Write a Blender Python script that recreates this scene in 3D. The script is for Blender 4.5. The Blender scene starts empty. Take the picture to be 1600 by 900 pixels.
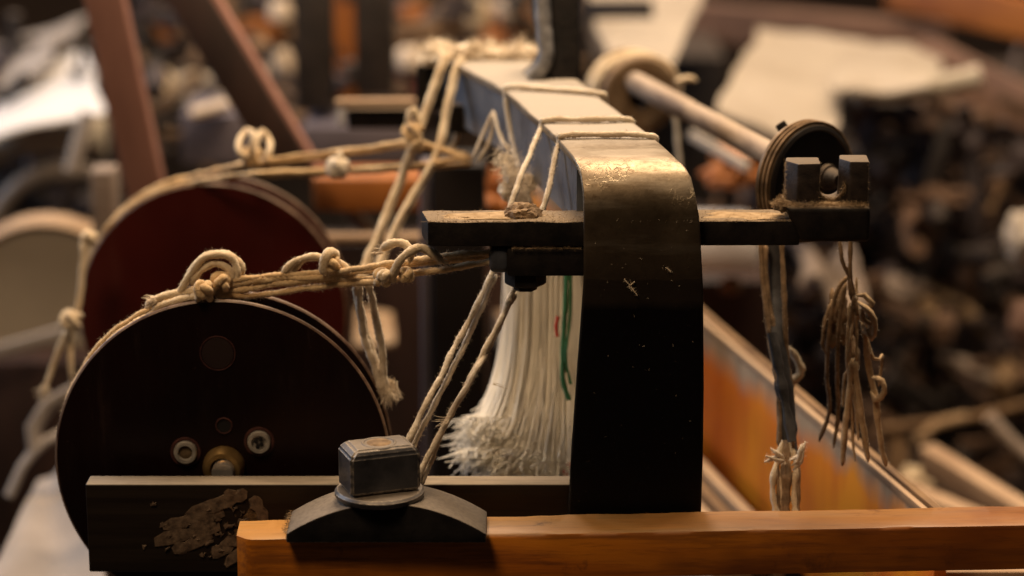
import bpy, bmesh, math, random
from mathutils import Vector, Matrix, noise
R = math.radians
random.seed(7)
SC = bpy.context.scene
COL = SC.collection

# ------------------------------------------------------------------ camera
PITCH = R(14.5); F = 85.0 / 36.0 * 1600.0
CAM = Vector((0, 0, 1.35))
cd = bpy.data.cameras.new('camera'); cam = bpy.data.objects.new('camera', cd); COL.objects.link(cam)
cam.location = CAM; cam.rotation_euler = (R(90) - PITCH, 0, 0)
cd.lens = 85; cd.sensor_width = 36; cd.clip_start = .05; cd.clip_end = 60
cd.dof.use_dof = True; cd.dof.focus_distance = 1.215; cd.dof.aperture_fstop = 4.0
SC.camera = cam
# ------------------------------------------------------------------ world, lamps and added fill lights
w = bpy.data.worlds.new('World'); SC.world = w; w.use_nodes = True
w.node_tree.nodes['Background'].inputs[0].default_value = (.9, .72, .62, 1)
w.node_tree.nodes['Background'].inputs[1].default_value = .02
SC.view_settings.view_transform = 'Standard'; SC.view_settings.look = 'None'
SC.view_settings.exposure = 0; SC.view_settings.gamma = 1

def area(name, loc, target, sx, sy, power, col):
    l = bpy.data.lights.new(name, 'AREA'); l.shape = 'RECTANGLE'; l.size = sx; l.size_y = sy
    l.energy = power; l.color = col
    o = bpy.data.objects.new(name, l); COL.objects.link(o); o.location = loc
    o.rotation_euler = (Vector(target) - Vector(loc)).to_track_quat('-Z', 'Y').to_euler()
    return o
area('overhead_lamp', (.15, 1.62, 2.35), (.05, 1.3, 1.0), .55, .4, 33.0, (1, .75, .50))
area('window_left', (-1.5, 2.0, 1.75), (-.1, 1.3, 1.05), .7, .9, 17.0, (.70, .81, 1))
area('fill_far', (-.5, 3.4, 3.1), (-.3, 2.8, .9), 1.2, .6, 52.0, (1, .78, .58))  # unseen light added to brighten the far background
area('fill_right', (1.5, 2.9, 2.7), (.6, 2.4, .9), .9, .7, 24.0, (1, .74, .50))  # unseen light added to lift the right of the background
area('fill_near', (-.45, .60, 2.2), (.05, 1.25, 1.0), .35, .35, 9.0, (1, .70, .42))  # added warm fill for cords, yarn and board; no source in view

# ------------------------------------------------------------------ from photo pixels to places
FWD = Vector((0, math.cos(PITCH), -math.sin(PITCH))); UPV = Vector((0, math.sin(PITCH), math.cos(PITCH)))
def ray(px, py): return FWD + Vector((1, 0, 0)) * ((px - 800) / F) - UPV * ((py - 450) / F)
def P(px, py, d): return CAM + ray(px, py) * d
def PY(px, py, Y): r = ray(px, py); return CAM + r * (Y / r.y)
def PZ(px, py, z): r = ray(px, py); return CAM + r * ((z - CAM.z) / r.z)
def proj(p):
    v = Vector(p) - CAM; d = v.dot(FWD); return 800 + v.x / d * F, 450 - v.dot(UPV) / d * F, d
def S(px, d): return px * d / F

# ------------------------------------------------------------------ materials
def lin(c):
    return tuple(((x / 255) / 12.92 if x <= 10 else ((x / 255 + .055) / 1.055) ** 2.4) for x in c)
class NT:
    def __init__(s, name):
        s.m = bpy.data.materials.new(name); s.m.use_nodes = True; s.t = s.m.node_tree; s.n = s.t.nodes
        s.b = s.n['Principled BSDF']
    def N(s, typ, **kw):
        n = s.n.new(typ)
        for k, v in kw.items(): setattr(n, k, v)
        return n
    def L(s, a, b): s.t.links.new(a, b)
    def noise(s, scale, detail=6, rough=.6, stretch=None, coord='Object', dist=0):
        tc = s.N('ShaderNodeTexCoord'); mp = s.N('ShaderNodeMapping')
        s.L(tc.outputs[coord], mp.inputs[0])
        if stretch: mp.inputs['Scale'].default_value = stretch
        n = s.N('ShaderNodeTexNoise'); n.inputs['Scale'].default_value = scale
        n.inputs['Detail'].default_value = detail; n.inputs['Roughness'].default_value = rough
        n.inputs['Distortion'].default_value = dist
        s.L(mp.outputs[0], n.inputs['Vector']); return n.outputs['Fac']
    def rng(s, v, a, b, c=0, d=1):
        n = s.N('ShaderNodeMapRange'); n.clamp = True
        s.L(v, n.inputs[0])
        for i, x in enumerate((a, b, c, d)): n.inputs[i + 1].default_value = x
        return n.outputs[0]
    def mix(s, f, a, b):
        n = s.N('ShaderNodeMix', data_type='RGBA')
        for sock, v in ((n.inputs[0], f), (n.inputs[6], a), (n.inputs[7], b)):
            if isinstance(v, (tuple, list)): sock.default_value = (*v[:3], 1)
            elif isinstance(v, (int, float)): sock.default_value = v
            else: s.L(v, sock)
        return n.outputs[2]
    def math(s, op, a, b=0):
        n = s.N('ShaderNodeMath', operation=op)
        for i, v in enumerate((a, b)):
            if isinstance(v, (int, float)): n.inputs[i].default_value = v
            else: s.L(v, n.inputs[i])
        return n.outputs[0]
    def bump(s, h, strength, dist=.001):
        n = s.N('ShaderNodeBump'); n.inputs['Strength'].default_value = strength; n.inputs['Distance'].default_value = dist
        s.L(h, n.inputs['Height']); s.L(n.outputs[0], s.b.inputs['Normal'])
    def up(s, a=.55, b=.95):
        g = s.N('ShaderNodeNewGeometry'); x = s.N('ShaderNodeSeparateXYZ'); s.L(g.outputs['Normal'], x.inputs[0])
        return s.rng(x.outputs['Z'], a, b)
def MAT(name, c1, c2, scale=60, rough=.6, metal=0, bump=.3, stretch=None, dust=0, dustcol=(.42, .33, .23), spec=.5, r2=None, bdist=.0008, lo=.35, hi=.65, sheen=0, edge=None):
    t = NT(name); f = t.noise(scale, stretch=stretch)
    f2 = t.noise(scale * 6, stretch=stretch)
    col = t.mix(t.rng(f, lo, hi), c1, c2)
    t.b.inputs['Metallic'].default_value = metal
    t.b.inputs['Specular IOR Level'].default_value = spec
    rr = t.rng(f, .3, .7, rough, r2 if r2 is not None else min(1, rough + .15))
    if dust:
        k = t.math('MULTIPLY', t.up(), t.rng(f2, .25, .6, dust * .6, dust))
        col = t.mix(k, col, dustcol)
        rr2 = t.N('ShaderNodeMix'); t.L(k, rr2.inputs[0]); t.L(rr, rr2.inputs[2]); rr2.inputs[3].default_value = 1
        rr = rr2.outputs[0]
        if metal:
            m = t.math('MULTIPLY', t.math('SUBTRACT', 1, k), metal); t.L(m, t.b.inputs['Metallic'])
    if edge:
        bv = t.N('ShaderNodeBevel', samples=6); bv.inputs['Radius'].default_value = .0011
        g = t.N('ShaderNodeNewGeometry'); dp = t.N('ShaderNodeVectorMath', operation='DOT_PRODUCT')
        t.L(bv.outputs[0], dp.inputs[0]); t.L(g.outputs['Normal'], dp.inputs[1])
        e_ = t.math('MULTIPLY', t.rng(dp.outputs['Value'], .985, .90), t.rng(f2, .38, .58))
        col = t.mix(e_, col, edge)
    if sheen:
        t.b.inputs['Sheen Weight'].default_value = sheen; t.b.inputs['Sheen Roughness'].default_value = .5
    t.L(col, t.b.inputs['Base Color']); t.L(rr, t.b.inputs['Roughness'])
    h = t.math('ADD', f, t.math('MULTIPLY', f2, .35))
    t.bump(h, bump, bdist)
    return t.m
M = {}
M['iron'] = MAT('black_cast_iron', (.006, .005, .005), (.016, .012, .010), 120, .5, 0, .6, dust=.95, dustcol=(.23, .17, .11), spec=.22)
M['iron_dirty'] = MAT('greasy_dark_iron', (.010, .007, .006), (.028, .019, .015), 40, .6, 0, .6, dust=.3, dustcol=(.12, .08, .055), bdist=.002)
M['iron_violet'] = MAT('violet_grey_painted_iron', (.022, .014, .015), (.05, .034, .036), 20, .6, 0, .4, dust=.2, dustcol=(.12, .08, .06))
M['grey_iron'] = MAT('bare_grey_iron', (.10, .10, .11), (.34, .33, .33), 90, .6, .3, .3, dust=.6, dustcol=(.40, .34, .26))
M['steel'] = MAT('dull_steel_bar', (.012, .008, .006), (.022, .015, .010), 45, .34, 0, .25, stretch=(.15, 1, 4), dust=.85, dustcol=(.33, .27, .20), spec=.25)
M['nut'] = MAT('blued_steel', (.045, .045, .05), (.11, .105, .11), 60, .30, .5, .6, dust=.45, dustcol=(.34, .26, .17), edge=(.62, .52, .40))
M['saddle'] = MAT('brushed_steel_saddle', (.005, .004, .004), (.014, .012, .012), 70, .5, 0, .5, dust=.75, dustcol=(.30, .25, .20), spec=.2, edge=(.16, .13, .11))
M['disc_black'] = MAT('dark_resin_disc', (.006, .0016, .0015), (.010, .0024, .002), 25, .42, 0, .12, spec=.2)
M['disc_red'] = MAT('oxblood_resin_disc', (.055, .0035, .0025), (.075, .0055, .0035), 18, .5, 0, .12, spec=.25)
M['disc_edge'] = MAT('lit_tan_disc_edge', (.07, .035, .022), (.22, .14, .09), 120, .4, 0, .3)  # tan resin edge, made paler where light would catch the rim
M['brass'] = MAT('worn_brass', (.45, .28, .10), (.62, .42, .18), 80, .35, .9, .3)
M['screw'] = MAT('screw_steel', (.30, .28, .25), (.50, .46, .40), 200, .45, .5, .4)
M['shaft'] = MAT('bright_steel_shaft', (.55, .50, .46), (.7, .66, .6), 60, .3, .8, .1)
def cordmat(name, c1, c2, c3):
    t = NT(name); n1 = t.noise(70, 5, .6); n2 = t.noise(900, 4, .7); n3 = t.noise(28, 3, .5)
    col = t.mix(t.rng(n1, .35, .65), c1, c2); col = t.mix(t.math('MULTIPLY', t.rng(n2, .50, .68), .45), col, c3)
    col = t.mix(t.math('MULTIPLY', t.rng(n3, .54, .66), .5), col, c3)
    t.L(col, t.b.inputs['Base Color']); t.b.inputs['Roughness'].default_value = .95; t.b.inputs['Specular IOR Level'].default_value = .1
    t.b.inputs['Sheen Weight'].default_value = .25
    t.bump(t.math('ADD', n2, t.math('MULTIPLY', n1, .5)), .9, .0007); return t.m
M['cord'] = cordmat('cream_cotton_cord', (.56, .42, .26), (.78, .65, .46), (.36, .22, .10))
M['cord_gold'] = cordmat('golden_cotton_cord', (.56, .37, .18), (.80, .60, .35), (.34, .18, .07))
M['cord_pale'] = cordmat('pale_cotton_cord', (.58, .47, .34), (.80, .70, .55), (.36, .25, .14))
M['cord_dark'] = MAT('oily_brown_cord', (.10, .065, .038), (.32, .21, .12), 120, .85, 0, .8, spec=.2)
M['violet'] = MAT('mauve_grey_metal', (.08, .068, .085), (.125, .105, .125), 12, .6, 0, .3)
M['carton'] = MAT('dull_red_carton', (.28, .06, .05), (.36, .10, .08), 12, .8)
M['lug_pale'] = MAT('pale_grey_edge', (.30, .29, .30), (.40, .38, .38), 30, .6)
M['iron_plain'] = MAT('plain_black_iron', (.007, .005, .005), (.014, .009, .008), 20, .6, 0, .3, spec=.3)
M['brown_wood'] = MAT('brown_rough_wood', (.12, .065, .045), (.22, .125, .085), 9, .8, 0, .3)
M['rag_grey'] = MAT('pinkish_grey_rag', (.19, .145, .115), (.33, .26, .21), 14, .95, 0, .5, bdist=.004)
M['tan_rag'] = MAT('tan_rag', (.28, .18, .10), (.42, .29, .17), 14, .95, 0, .5, bdist=.004)
M['brown_dim'] = MAT('dim_brown_scrap', (.07, .04, .026), (.15, .085, .05), 14, .9, 0, .5, bdist=.004)
M['plug'] = MAT('dark_resin_plug', (.010, .003, .0025), (.018, .006, .004), 40, .5, 0, .2)
M['cord_brown'] = MAT('tan_soiled_cord', (.30, .20, .11), (.60, .44, .27), 120, .9, 0, .8, spec=.15)
M['brown_dirt'] = MAT('brown_dirt', (.10, .065, .03), (.18, .12, .06), 200, .9, 0, .6)
M['disc_rim'] = MAT('worn_red_rim', (.03, .007, .006), (.075, .022, .016), 300, .5, 0, .5)
M['lint'] = MAT('cotton_lint', (.62, .51, .38), (.78, .68, .53), 60, 1, 0, .2, spec=.05)
M['lint_tan'] = MAT('tan_dust_lint', (.26, .18, .10), (.40, .29, .18), 200, 1, 0, .6, spec=.05)
M['yarn'] = MAT('white_yarn', (.84, .77, .64), (.93, .88, .78), 25, .8, 0, .2, spec=.2)
M['yarn_green'] = MAT('green_yarn', (.03, .12, .05), (.06, .22, .09), 60, .9)
M['yarn_red'] = MAT('red_yarn', (.45, .05, .03), (.6, .1, .06), 60, .9)
M['cloth'] = MAT('cream_cloth', (.36, .305, .245), (.43, .37, .30), 6, .95, 0, .4, bdist=.004, spec=.1)
M['cloth_white'] = MAT('white_cloth', (.56, .54, .53), (.66, .63, .62), 6, .95, 0, .4, bdist=.004, spec=.1)
M['cloth_grey'] = MAT('grey_cloth', (.22, .19, .17), (.34, .30, .27), 7, .95, 0, .4, bdist=.004, spec=.1)
M['drum'] = MAT('grey_beige_canvas', (.42, .36, .28), (.54, .47, .37), 4, .8, 0, .2, spec=.2)
M['brown'] = MAT('brown_rag', (.10, .06, .035), (.26, .16, .09), 14, .9, 0, .5, bdist=.004)
M['wood_dark'] = MAT('dark_stained_wood', (.018, .008, .006), (.04, .016, .010), 12, .5, 0, .3, stretch=(4, 4, .6))
M['wood_red'] = MAT('reddish_brown_wood', (.26, .125, .095), (.38, .19, .145), 9, .6, 0, .2, stretch=(3, 3, .7))
M['wood_pale'] = MAT('pale_worn_wood', (.30, .19, .11), (.46, .32, .20), 20, .7, 0, .3, stretch=(1, .2, 1))
M['wood_orange'] = MAT('orange_varnished_wood', (.24, .07, .010), (.38, .13, .02), 12, .5, 0, .2)
M['branch'] = MAT('brown_twig_wood', (.12, .065, .03), (.26, .16, .08), 20, .8, 0, .5)
M['bobbin'] = MAT('bobbin_yarn', (.60, .48, .36), (.74, .60, .46), 40, .9)
M['bobbin_o'] = MAT('orange_bobbin_yarn', (.38, .13, .04), (.46, .19, .07), 40, .9)
M['floor'] = MAT('dark_workshop_floor', (.025, .018, .014), (.06, .042, .032), 3, .8, 0, .3, bdist=.004)
M['wall'] = MAT('dim_workshop_wall', (.05, .033, .024), (.09, .06, .045), 2, .9, 0, .3, bdist=.004)
M['rod'] = MAT('worn_grey_rod', (.13, .085, .055), (.34, .25, .17), 60, .5, .1, .5, stretch=(1, .12, 1), dust=.75, dustcol=(.42, .33, .25))
M['leather'] = MAT('black_leather_strap', (.012, .010, .010), (.055, .05, .05), 60, .5, 0, .6)

def beam_material():
    t = NT('worn_strap_metal')
    g = t.N('ShaderNodeNewGeometry'); sp = t.N('ShaderNodeSeparateXYZ'); t.L(g.outputs['Position'], sp.inputs[0])
    n1 = t.noise(55, 8, .65); n2 = t.noise(260, 6, .7); n3 = t.noise(26, 4, .5, dist=.6)
    metal = t.mix(t.rng(n1, .35, .65), (.125, .09, .055), (.22, .165, .105))
    metal = t.mix(t.rng(n2, .56, .7), metal, (.10, .065, .036))
    wear = t.noise(38, 7, .65, stretch=(.35, 1, 2.5)); metal = t.mix(t.rng(wear, .50, .60), metal, (.28, .225, .16))
    # black paint from the crease down, with worn brown above it
    zz = t.math('ADD', sp.outputs['Z'], t.math('MULTIPLY', t.math('SUBTRACT', n1, .5), .0045))
    paint = t.math('MAXIMUM', t.math('MULTIPLY', t.rng(zz, 1.0548, 1.0536), .72), t.rng(zz, 1.0560, 1.0380))
    sheen_fade = t.rng(t.math('ADD', sp.outputs['Z'], t.math('MULTIPLY', t.math('SUBTRACT', n3, .5), .05)), 1.099, 1.058)  # bronze sheen fading to dark brown down the front, put into the colour
    metal = t.mix(t.math('MULTIPLY', sheen_fade, .90), metal, (.050, .034, .022))
    specks = t.rng(t.noise(420, 3, .5), .70, .76)
    col = t.mix(paint, metal, (.003, .0024, .0028))
    col = t.mix(t.math('MULTIPLY', specks, .28), col, (.14, .11, .09))
    # flaking film, like dried varnish, where the strap bends over
    vz = t.N('ShaderNodeTexVoronoi', feature='DISTANCE_TO_EDGE'); vz.inputs['Scale'].default_value = 190
    tc = t.N('ShaderNodeTexCoord'); wv = t.N('ShaderNodeVectorMath', operation='ADD')
    nz = t.N('ShaderNodeTexNoise'); nz.inputs['Scale'].default_value = 130; nz.inputs['Detail'].default_value = 4
    t.L(tc.outputs['Object'], nz.inputs['Vector'])
    sc = t.N('ShaderNodeVectorMath', operation='SCALE'); sc.inputs['Scale'].default_value = .02
    t.L(nz.outputs['Color'], sc.inputs[0]); t.L(tc.outputs['Object'], wv.inputs[0]); t.L(sc.outputs[0], wv.inputs[1]); t.L(wv.outputs[0], vz.inputs['Vector'])
    crack = t.rng(vz.outputs['Distance'], .0, .10, 1, 0)
    band = t.math('MULTIPLY', t.rng(sp.outputs['Z'], 1.112, 1.108), t.rng(sp.outputs['Z'], 1.088, 1.100))
    flk = t.math('MULTIPLY', t.math('MULTIPLY', crack, band), t.rng(n3, .48, .56))
    col = t.mix(t.math('MULTIPLY', flk, .6), col, (.42, .34, .21))
    bv = t.N('ShaderNodeBevel', samples=6); bv.inputs['Radius'].default_value = .0016
    dp = t.N('ShaderNodeVectorMath', operation='DOT_PRODUCT'); t.L(bv.outputs[0], dp.inputs[0]); t.L(g.outputs['Normal'], dp.inputs[1])
    ew = t.math('MULTIPLY', t.rng(dp.outputs['Value'], .985, .88), t.rng(n1, .40, .56)); col = t.mix(ew, col, (.22, .23, .25))
    scr = t.rng(t.noise(34, 9, .75, stretch=(9, 1, .35), dist=.3), .66, .72); col = t.mix(t.math('MULTIPLY', scr, .35), col, (.10, .085, .07))
    # settled dust on the flat top, thinning towards the bend
    dusty = t.math('MULTIPLY', t.up(.93, .998), t.rng(t.math('ADD', sp.outputs['Y'], t.math('MULTIPLY', n1, .03)), 1.225, 1.252, .12, .95))
    col = t.mix(dusty, col, (.355, .31, .255))
    t.L(col, t.b.inputs['Base Color'])
    met = t.math('MULTIPLY', t.math('SUBTRACT', 1, dusty), t.math('MULTIPLY', t.math('SUBTRACT', 1, paint), .75))
    t.L(met, t.b.inputs['Metallic'])
    r = t.math('ADD', t.rng(n2, .3, .7, .38, .53), t.math('MULTIPLY', dusty, .5)); t.L(r, t.b.inputs['Roughness'])
    h = t.math('ADD', t.math('ADD', t.math('MULTIPLY', n2, .25), t.math('MULTIPLY', flk, .9)), t.math('MULTIPLY', n3, .6))
    t.bump(h, .45, .0007)
    t.L(t.math('SUBTRACT', .45, t.math('MULTIPLY', paint, .33)), t.b.inputs['Specular IOR Level'])
    return t.m
M['strap'] = beam_material()

def web_material():
    t = NT('blue_grey_web_steel')
    n1 = t.noise(30, 6, .6); n2 = t.noise(70, 6, .6, stretch=(1, 4, .5))
    col = t.mix(t.rng(n1, .35, .65), (.085, .098, .125), (.17, .19, .22))
    col = t.mix(t.rng(n2, .58, .66), col, (.02, .022, .03))
    g = t.N('ShaderNodeNewGeometry'); sp = t.N('ShaderNodeSeparateXYZ'); t.L(g.outputs['Position'], sp.inputs[0])
    l = t.math('MULTIPLY', t.rng(t.math('ADD', sp.outputs['Z'], t.math('MULTIPLY', n1, .02)), 1.095, 1.085), .55)
    col = t.mix(l, col, (.36, .33, .30))
    t.L(col, t.b.inputs['Base Color']); t.b.inputs['Metallic'].default_value = .5
    t.b.inputs['Roughness'].default_value = .45
    t.bump(n1, .3, .001); return t.m
M['web'] = web_material()

def discmat(name, c1, c2, c3, sp=.25):
    t = NT(name); n1 = t.noise(12, 4, .5); n2 = t.noise(600, 3, .5); n3 = t.noise(90, 6, .7, stretch=(1, 1, .15))
    col = t.mix(t.rng(n1, .35, .65), c1, c2); col = t.mix(t.math('MULTIPLY', t.rng(n2, .68, .75), .6), col, c3)
    col = t.mix(t.math('MULTIPLY', t.rng(n3, .6, .72), .25), col, c3)
    t.L(col, t.b.inputs['Base Color']); t.L(t.rng(n3, .35, .7, .32, .5), t.b.inputs['Roughness']); t.b.inputs['Specular IOR Level'].default_value = sp
    t.bump(n3, .06, .0005); return t.m
M['disc_black'] = discmat('dark_resin_disc', (.005, .0014, .0013), (.010, .0024, .002), (.05, .03, .022))
M['disc_red'] = discmat('oxblood_resin_disc', (.050, .0055, .0034), (.075, .0085, .005), (.12, .04, .025))
def grain_wood(name, ca, cb, cc, axis_stretch, rough=.36, dust=.5, dustcol=(.5, .33, .15), knot=True):
    t = NT(name)
    n1 = t.noise(16, 8, .6, stretch=axis_stretch, dist=.6); n2 = t.noise(170, 6, .65, stretch=(axis_stretch[0] * .5, 1, 1)); n3 = t.noise(13, 4, .6, stretch=(.5, 1, 1)); n4 = t.noise(30, 5, .7)
    col = t.mix(t.rng(n1, .38, .62), ca, cb)
    col = t.mix(t.math('MULTIPLY', t.rng(n2, .48, .62), .55), col, cc)
    k = t.math('MULTIPLY', t.up(.5, .95), t.rng(n3, .3, .6, dust, dust * .7))
    col = t.mix(k, col, dustcol)
    col = t.mix(t.math('MULTIPLY', t.rng(n3, .50, .62), .72), col, cc)
    col = t.mix(t.math('MULTIPLY', t.rng(n4, .62, .70), .6), col, (.03, .012, .004))
    g_ = t.N('ShaderNodeNewGeometry'); sx_ = t.N('ShaderNodeSeparateXYZ'); t.L(g_.outputs['Position'], sx_.inputs[0])
    st_ = t.math('MULTIPLY', t.rng(t.math('ADD', sx_.outputs['X'], t.math('MULTIPLY', t.math('SUBTRACT', n3, .5), .30)), -.02, .20), .55); col = t.mix(st_, col, (.16, .042, .006))
    n5 = t.noise(420, 3, .6, stretch=(.12, 1, 1)); col = t.mix(t.math('MULTIPLY', t.rng(n5, .56, .66), .22), col, (.05, .015, .004))
    t.L(col, t.b.inputs['Base Color']); t.L(t.rng(n2, .3, .7, rough, rough + .2), t.b.inputs['Roughness'])
    t.bump(t.math('ADD', n1, t.math('MULTIPLY', n2, .6)), .4, .0008)
    return t.m
M['wood_front'] = grain_wood('oiled_orange_pine', (.60, .20, .010), (.38, .095, .004), (.10, .022, .002), (.12, 1, 1), dust=.75, dustcol=(.40, .25, .09))
def sley_material():
    t = NT('weathered_orange_board')
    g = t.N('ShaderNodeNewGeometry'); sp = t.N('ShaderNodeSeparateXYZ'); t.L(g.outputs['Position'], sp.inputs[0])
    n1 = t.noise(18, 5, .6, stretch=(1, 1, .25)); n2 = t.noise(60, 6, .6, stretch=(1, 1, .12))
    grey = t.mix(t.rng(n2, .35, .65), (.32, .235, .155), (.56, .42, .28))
    amber = t.mix(t.rng(n1, .4, .62), (.95, .33, .005), (.72, .15, .003))
    k = t.rng(t.math('ADD', sp.outputs['Z'], t.math('MULTIPLY', t.math('SUBTRACT', n1, .5), .06)), .915, .897)  # grey above, orange towards the bottom, with a noisy border
    col = t.mix(k, grey, amber)
    t.L(col, t.b.inputs['Base Color']); t.b.inputs['Roughness'].default_value = .6
    t.bump(n2, .4, .001); return t.m
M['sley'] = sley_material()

# ------------------------------------------------------------------ mesh helpers
def link(name, me, mat, parent=None, label=None, cat=None, group=None, kind=None, smooth=None):
    vs = [v.co for v in me.vertices]
    lo = Vector([min(v[i] for v in vs) for i in range(3)]); hi = Vector([max(v[i] for v in vs) for i in range(3)])
    base = Vector(((lo.x + hi.x) / 2, (lo.y + hi.y) / 2, lo.z))
    me.transform(Matrix.Translation(-base))
    o = bpy.data.objects.new(name, me); COL.objects.link(o)
    wl = base.copy(); q = parent
    if parent is not None:
        o.parent = parent
        while q is not None: wl -= q.location; q = q.parent
    o.location = wl
    for m in (mat if isinstance(mat, (list, tuple)) else [mat]): me.materials.append(M[m] if isinstance(m, str) else m)
    if label: o['label'] = label
    if cat: o['category'] = cat
    if group: o['group'] = group
    if kind: o['kind'] = kind
    return o
def fin(name, bm, mat, parent=None, smooth=True, ang=40, **kw):
    bmesh.ops.recalc_face_normals(bm, faces=bm.faces)
    me = bpy.data.meshes.new(name); bm.to_mesh(me); bm.free()
    if smooth:
        for p in me.polygons: p.use_smooth = True
        me.set_sharp_from_angle(angle=R(ang))
    return link(name, me, mat, parent, **kw)
def thing(name, label, cat, loc, group=None):
    o = bpy.data.objects.new(name, None); COL.objects.link(o); o.empty_display_size = .01
    o.location = loc; o['label'] = label; o['category'] = cat
    if group: o['group'] = group
    return o
def bevel(bm, w, seg=2):
    if w: bmesh.ops.bevel(bm, geom=[e for e in bm.edges if e.is_manifold and e.calc_face_angle(0) > R(30)], offset=w, segments=seg, profile=.6, affect='EDGES', clamp_overlap=True)
def box(lo, hi, bev=.001, seg=2):
    bm = bmesh.new(); bmesh.ops.create_cube(bm, size=1)
    lo = Vector(lo); hi = Vector(hi)
    for v in bm.verts: v.co = Vector([(lo[i] + hi[i]) / 2 + v.co[i] * (hi[i] - lo[i]) for i in range(3)])
    bevel(bm, bev, seg); return bm
def hexa(pts, bev=.001, seg=2):
    """eight corners: four of the bottom, four of the top, both in ring order"""
    bm = bmesh.new(); v = [bm.verts.new(p) for p in pts]
    for f in ((0, 3, 2, 1), (4, 5, 6, 7), (0, 1, 5, 4), (1, 2, 6, 5), (2, 3, 7, 6), (3, 0, 4, 7)): bm.faces.new([v[i] for i in f])
    bmesh.ops.recalc_face_normals(bm, faces=bm.faces); bevel(bm, bev, seg); return bm
def frame(d, up=Vector((0, 0, 1))):
    d = d.normalized()
    if abs(d.dot(up)) > .98: up = Vector((0, 1, 0))
    a = d.cross(up).normalized(); b = a.cross(d).normalized(); return a, b
def beam(p, q, w, t, bev=.002, up=Vector((0, 1, 0)), seg=2, sub=0, wob=0):
    """a squared timber from p to q"""
    p = Vector(p); q = Vector(q); a, b = frame(q - p, up)
    bm = bmesh.new(); n = 1 + sub; rings = []
    for i in range(n + 1):
        c = p.lerp(q, i / n) + (a * noise.noise(p + Vector((i * .7, 0, 0))) + b * noise.noise(q + Vector((0, i * .7, 3)))) * wob
        rings.append([bm.verts.new(c + a * sx * w / 2 + b * sy * t / 2) for sx, sy in ((-1, -1), (1, -1), (1, 1), (-1, 1))])
    for i in range(n):
        for k in range(4): bm.faces.new((rings[i][k], rings[i][(k + 1) % 4], rings[i + 1][(k + 1) % 4], rings[i + 1][k]))
    bm.faces.new(rings[0]); bm.faces.new(rings[-1])
    bmesh.ops.recalc_face_normals(bm, faces=bm.faces)
    if bev: bevel(bm, bev, seg)
    return bm
def lathe(prof, origin, axis, n=64, bm=None):
    """profile of (radius, distance along the axis)"""
    bm = bm or bmesh.new(); ax = Vector(axis).normalized(); a, b = frame(ax); o = Vector(origin); rings = []
    for r, s in prof:
        c = o + ax * s
        if r < 1e-6: rings.append([bm.verts.new(c)])
        else: rings.append([bm.verts.new(c + (a * math.cos(2 * math.pi * k / n) + b * math.sin(2 * math.pi * k / n)) * r) for k in range(n)])
    for u, v in zip(rings, rings[1:]):
        for k in range(n):
            k2 = (k + 1) % n
            if len(u) == 1 and len(v) == 1: continue
            if len(u) == 1: bm.faces.new((u[0], v[k], v[k2]))
            elif len(v) == 1: bm.faces.new((u[k], v[0], u[k2]))
            else: bm.faces.new((u[k], u[k2], v[k2], v[k]))
    return bm
def smooth_path(pts, step):
    pts = [Vector(p) for p in pts]
    if len(pts) == 2: pts = [pts[0], pts[0].lerp(pts[1], .5), pts[1]]
    ext = [pts[0] * 2 - pts[1]] + pts + [pts[-1] * 2 - pts[-2]]
    out = []
    for i in range(1, len(ext) - 2):
        p0, p1, p2, p3 = ext[i - 1:i + 3]; n = max(1, int((p2 - p1).length / step))
        for k in range(n):
            t = k / n
            out.append(.5 * ((2 * p1) + (p2 - p0) * t + (2 * p0 - 5 * p1 + 4 * p2 - p3) * t * t + (3 * p1 - p0 - 3 * p2 + p3) * t ** 3))
    out.append(pts[-1]); return out
def tube(bm, path, r, n=10, lobes=0, depth=.14, pitch=.009, cap=True, taper=None, wob=0, seed=0, flat=1):
    prev = None; rings = []; s = 0
    for i, c in enumerate(path):
        d = (path[min(i + 1, len(path) - 1)] - path[max(i - 1, 0)])
        if d.length < 1e-9: d = Vector((0, 0, 1))
        d.normalize()
        if prev is None: a, _ = frame(d)
        else:
            a = prev - d * prev.dot(d)
            if a.length < 1e-6: a, _ = frame(d)
            a.normalize()
        prev = a; b = d.cross(a)
        if i: s += (c - path[i - 1]).length
        rr = r * (taper(i / (len(path) - 1)) if taper else 1)
        if wob: rr *= 1 + wob * noise.noise(Vector((s * 180, seed * 7.1, r * 900)))
        ring = []
        for k in range(n):
            th = 2 * math.pi * k / n
            q = rr * (1 + (depth * (abs(math.cos(lobes / 2 * (th - 2 * math.pi * s / pitch))) * 2 - 1.2) if lobes else 0))
            ring.append(bm.verts.new(c + a * math.cos(th) * q + b * math.sin(th) * q * flat))
        rings.append(ring)
    for u, v in zip(rings, rings[1:]):
        for k in range(n): bm.faces.new((u[k], u[(k + 1) % n], v[(k + 1) % n], v[k]))
    if cap: bm.faces.new(rings[0]); bm.faces.new(rings[-1])
def hair(bm, c, d, L, wd=.000075, curl=.6):
    """one curled fibre as a narrow strip"""
    d = Vector(d).normalized(); side = Vector((random.gauss(0, 1), random.gauss(0, 1), random.gauss(0, 1))).cross(d)
    if side.length < 1e-6: return
    side.normalize(); prev = None; p = Vector(c)
    for i in range(4):
        wv = side * wd * (1 - i * .22)
        cur = (bm.verts.new(p + wv), bm.verts.new(p - wv))
        if prev: bm.faces.new((prev[0], prev[1], cur[1], cur[0]))
        prev = cur; p = p + d * L / 3
        d = (d + Vector((random.gauss(0, curl), random.gauss(0, curl), random.gauss(0, curl)))).normalized()
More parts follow.
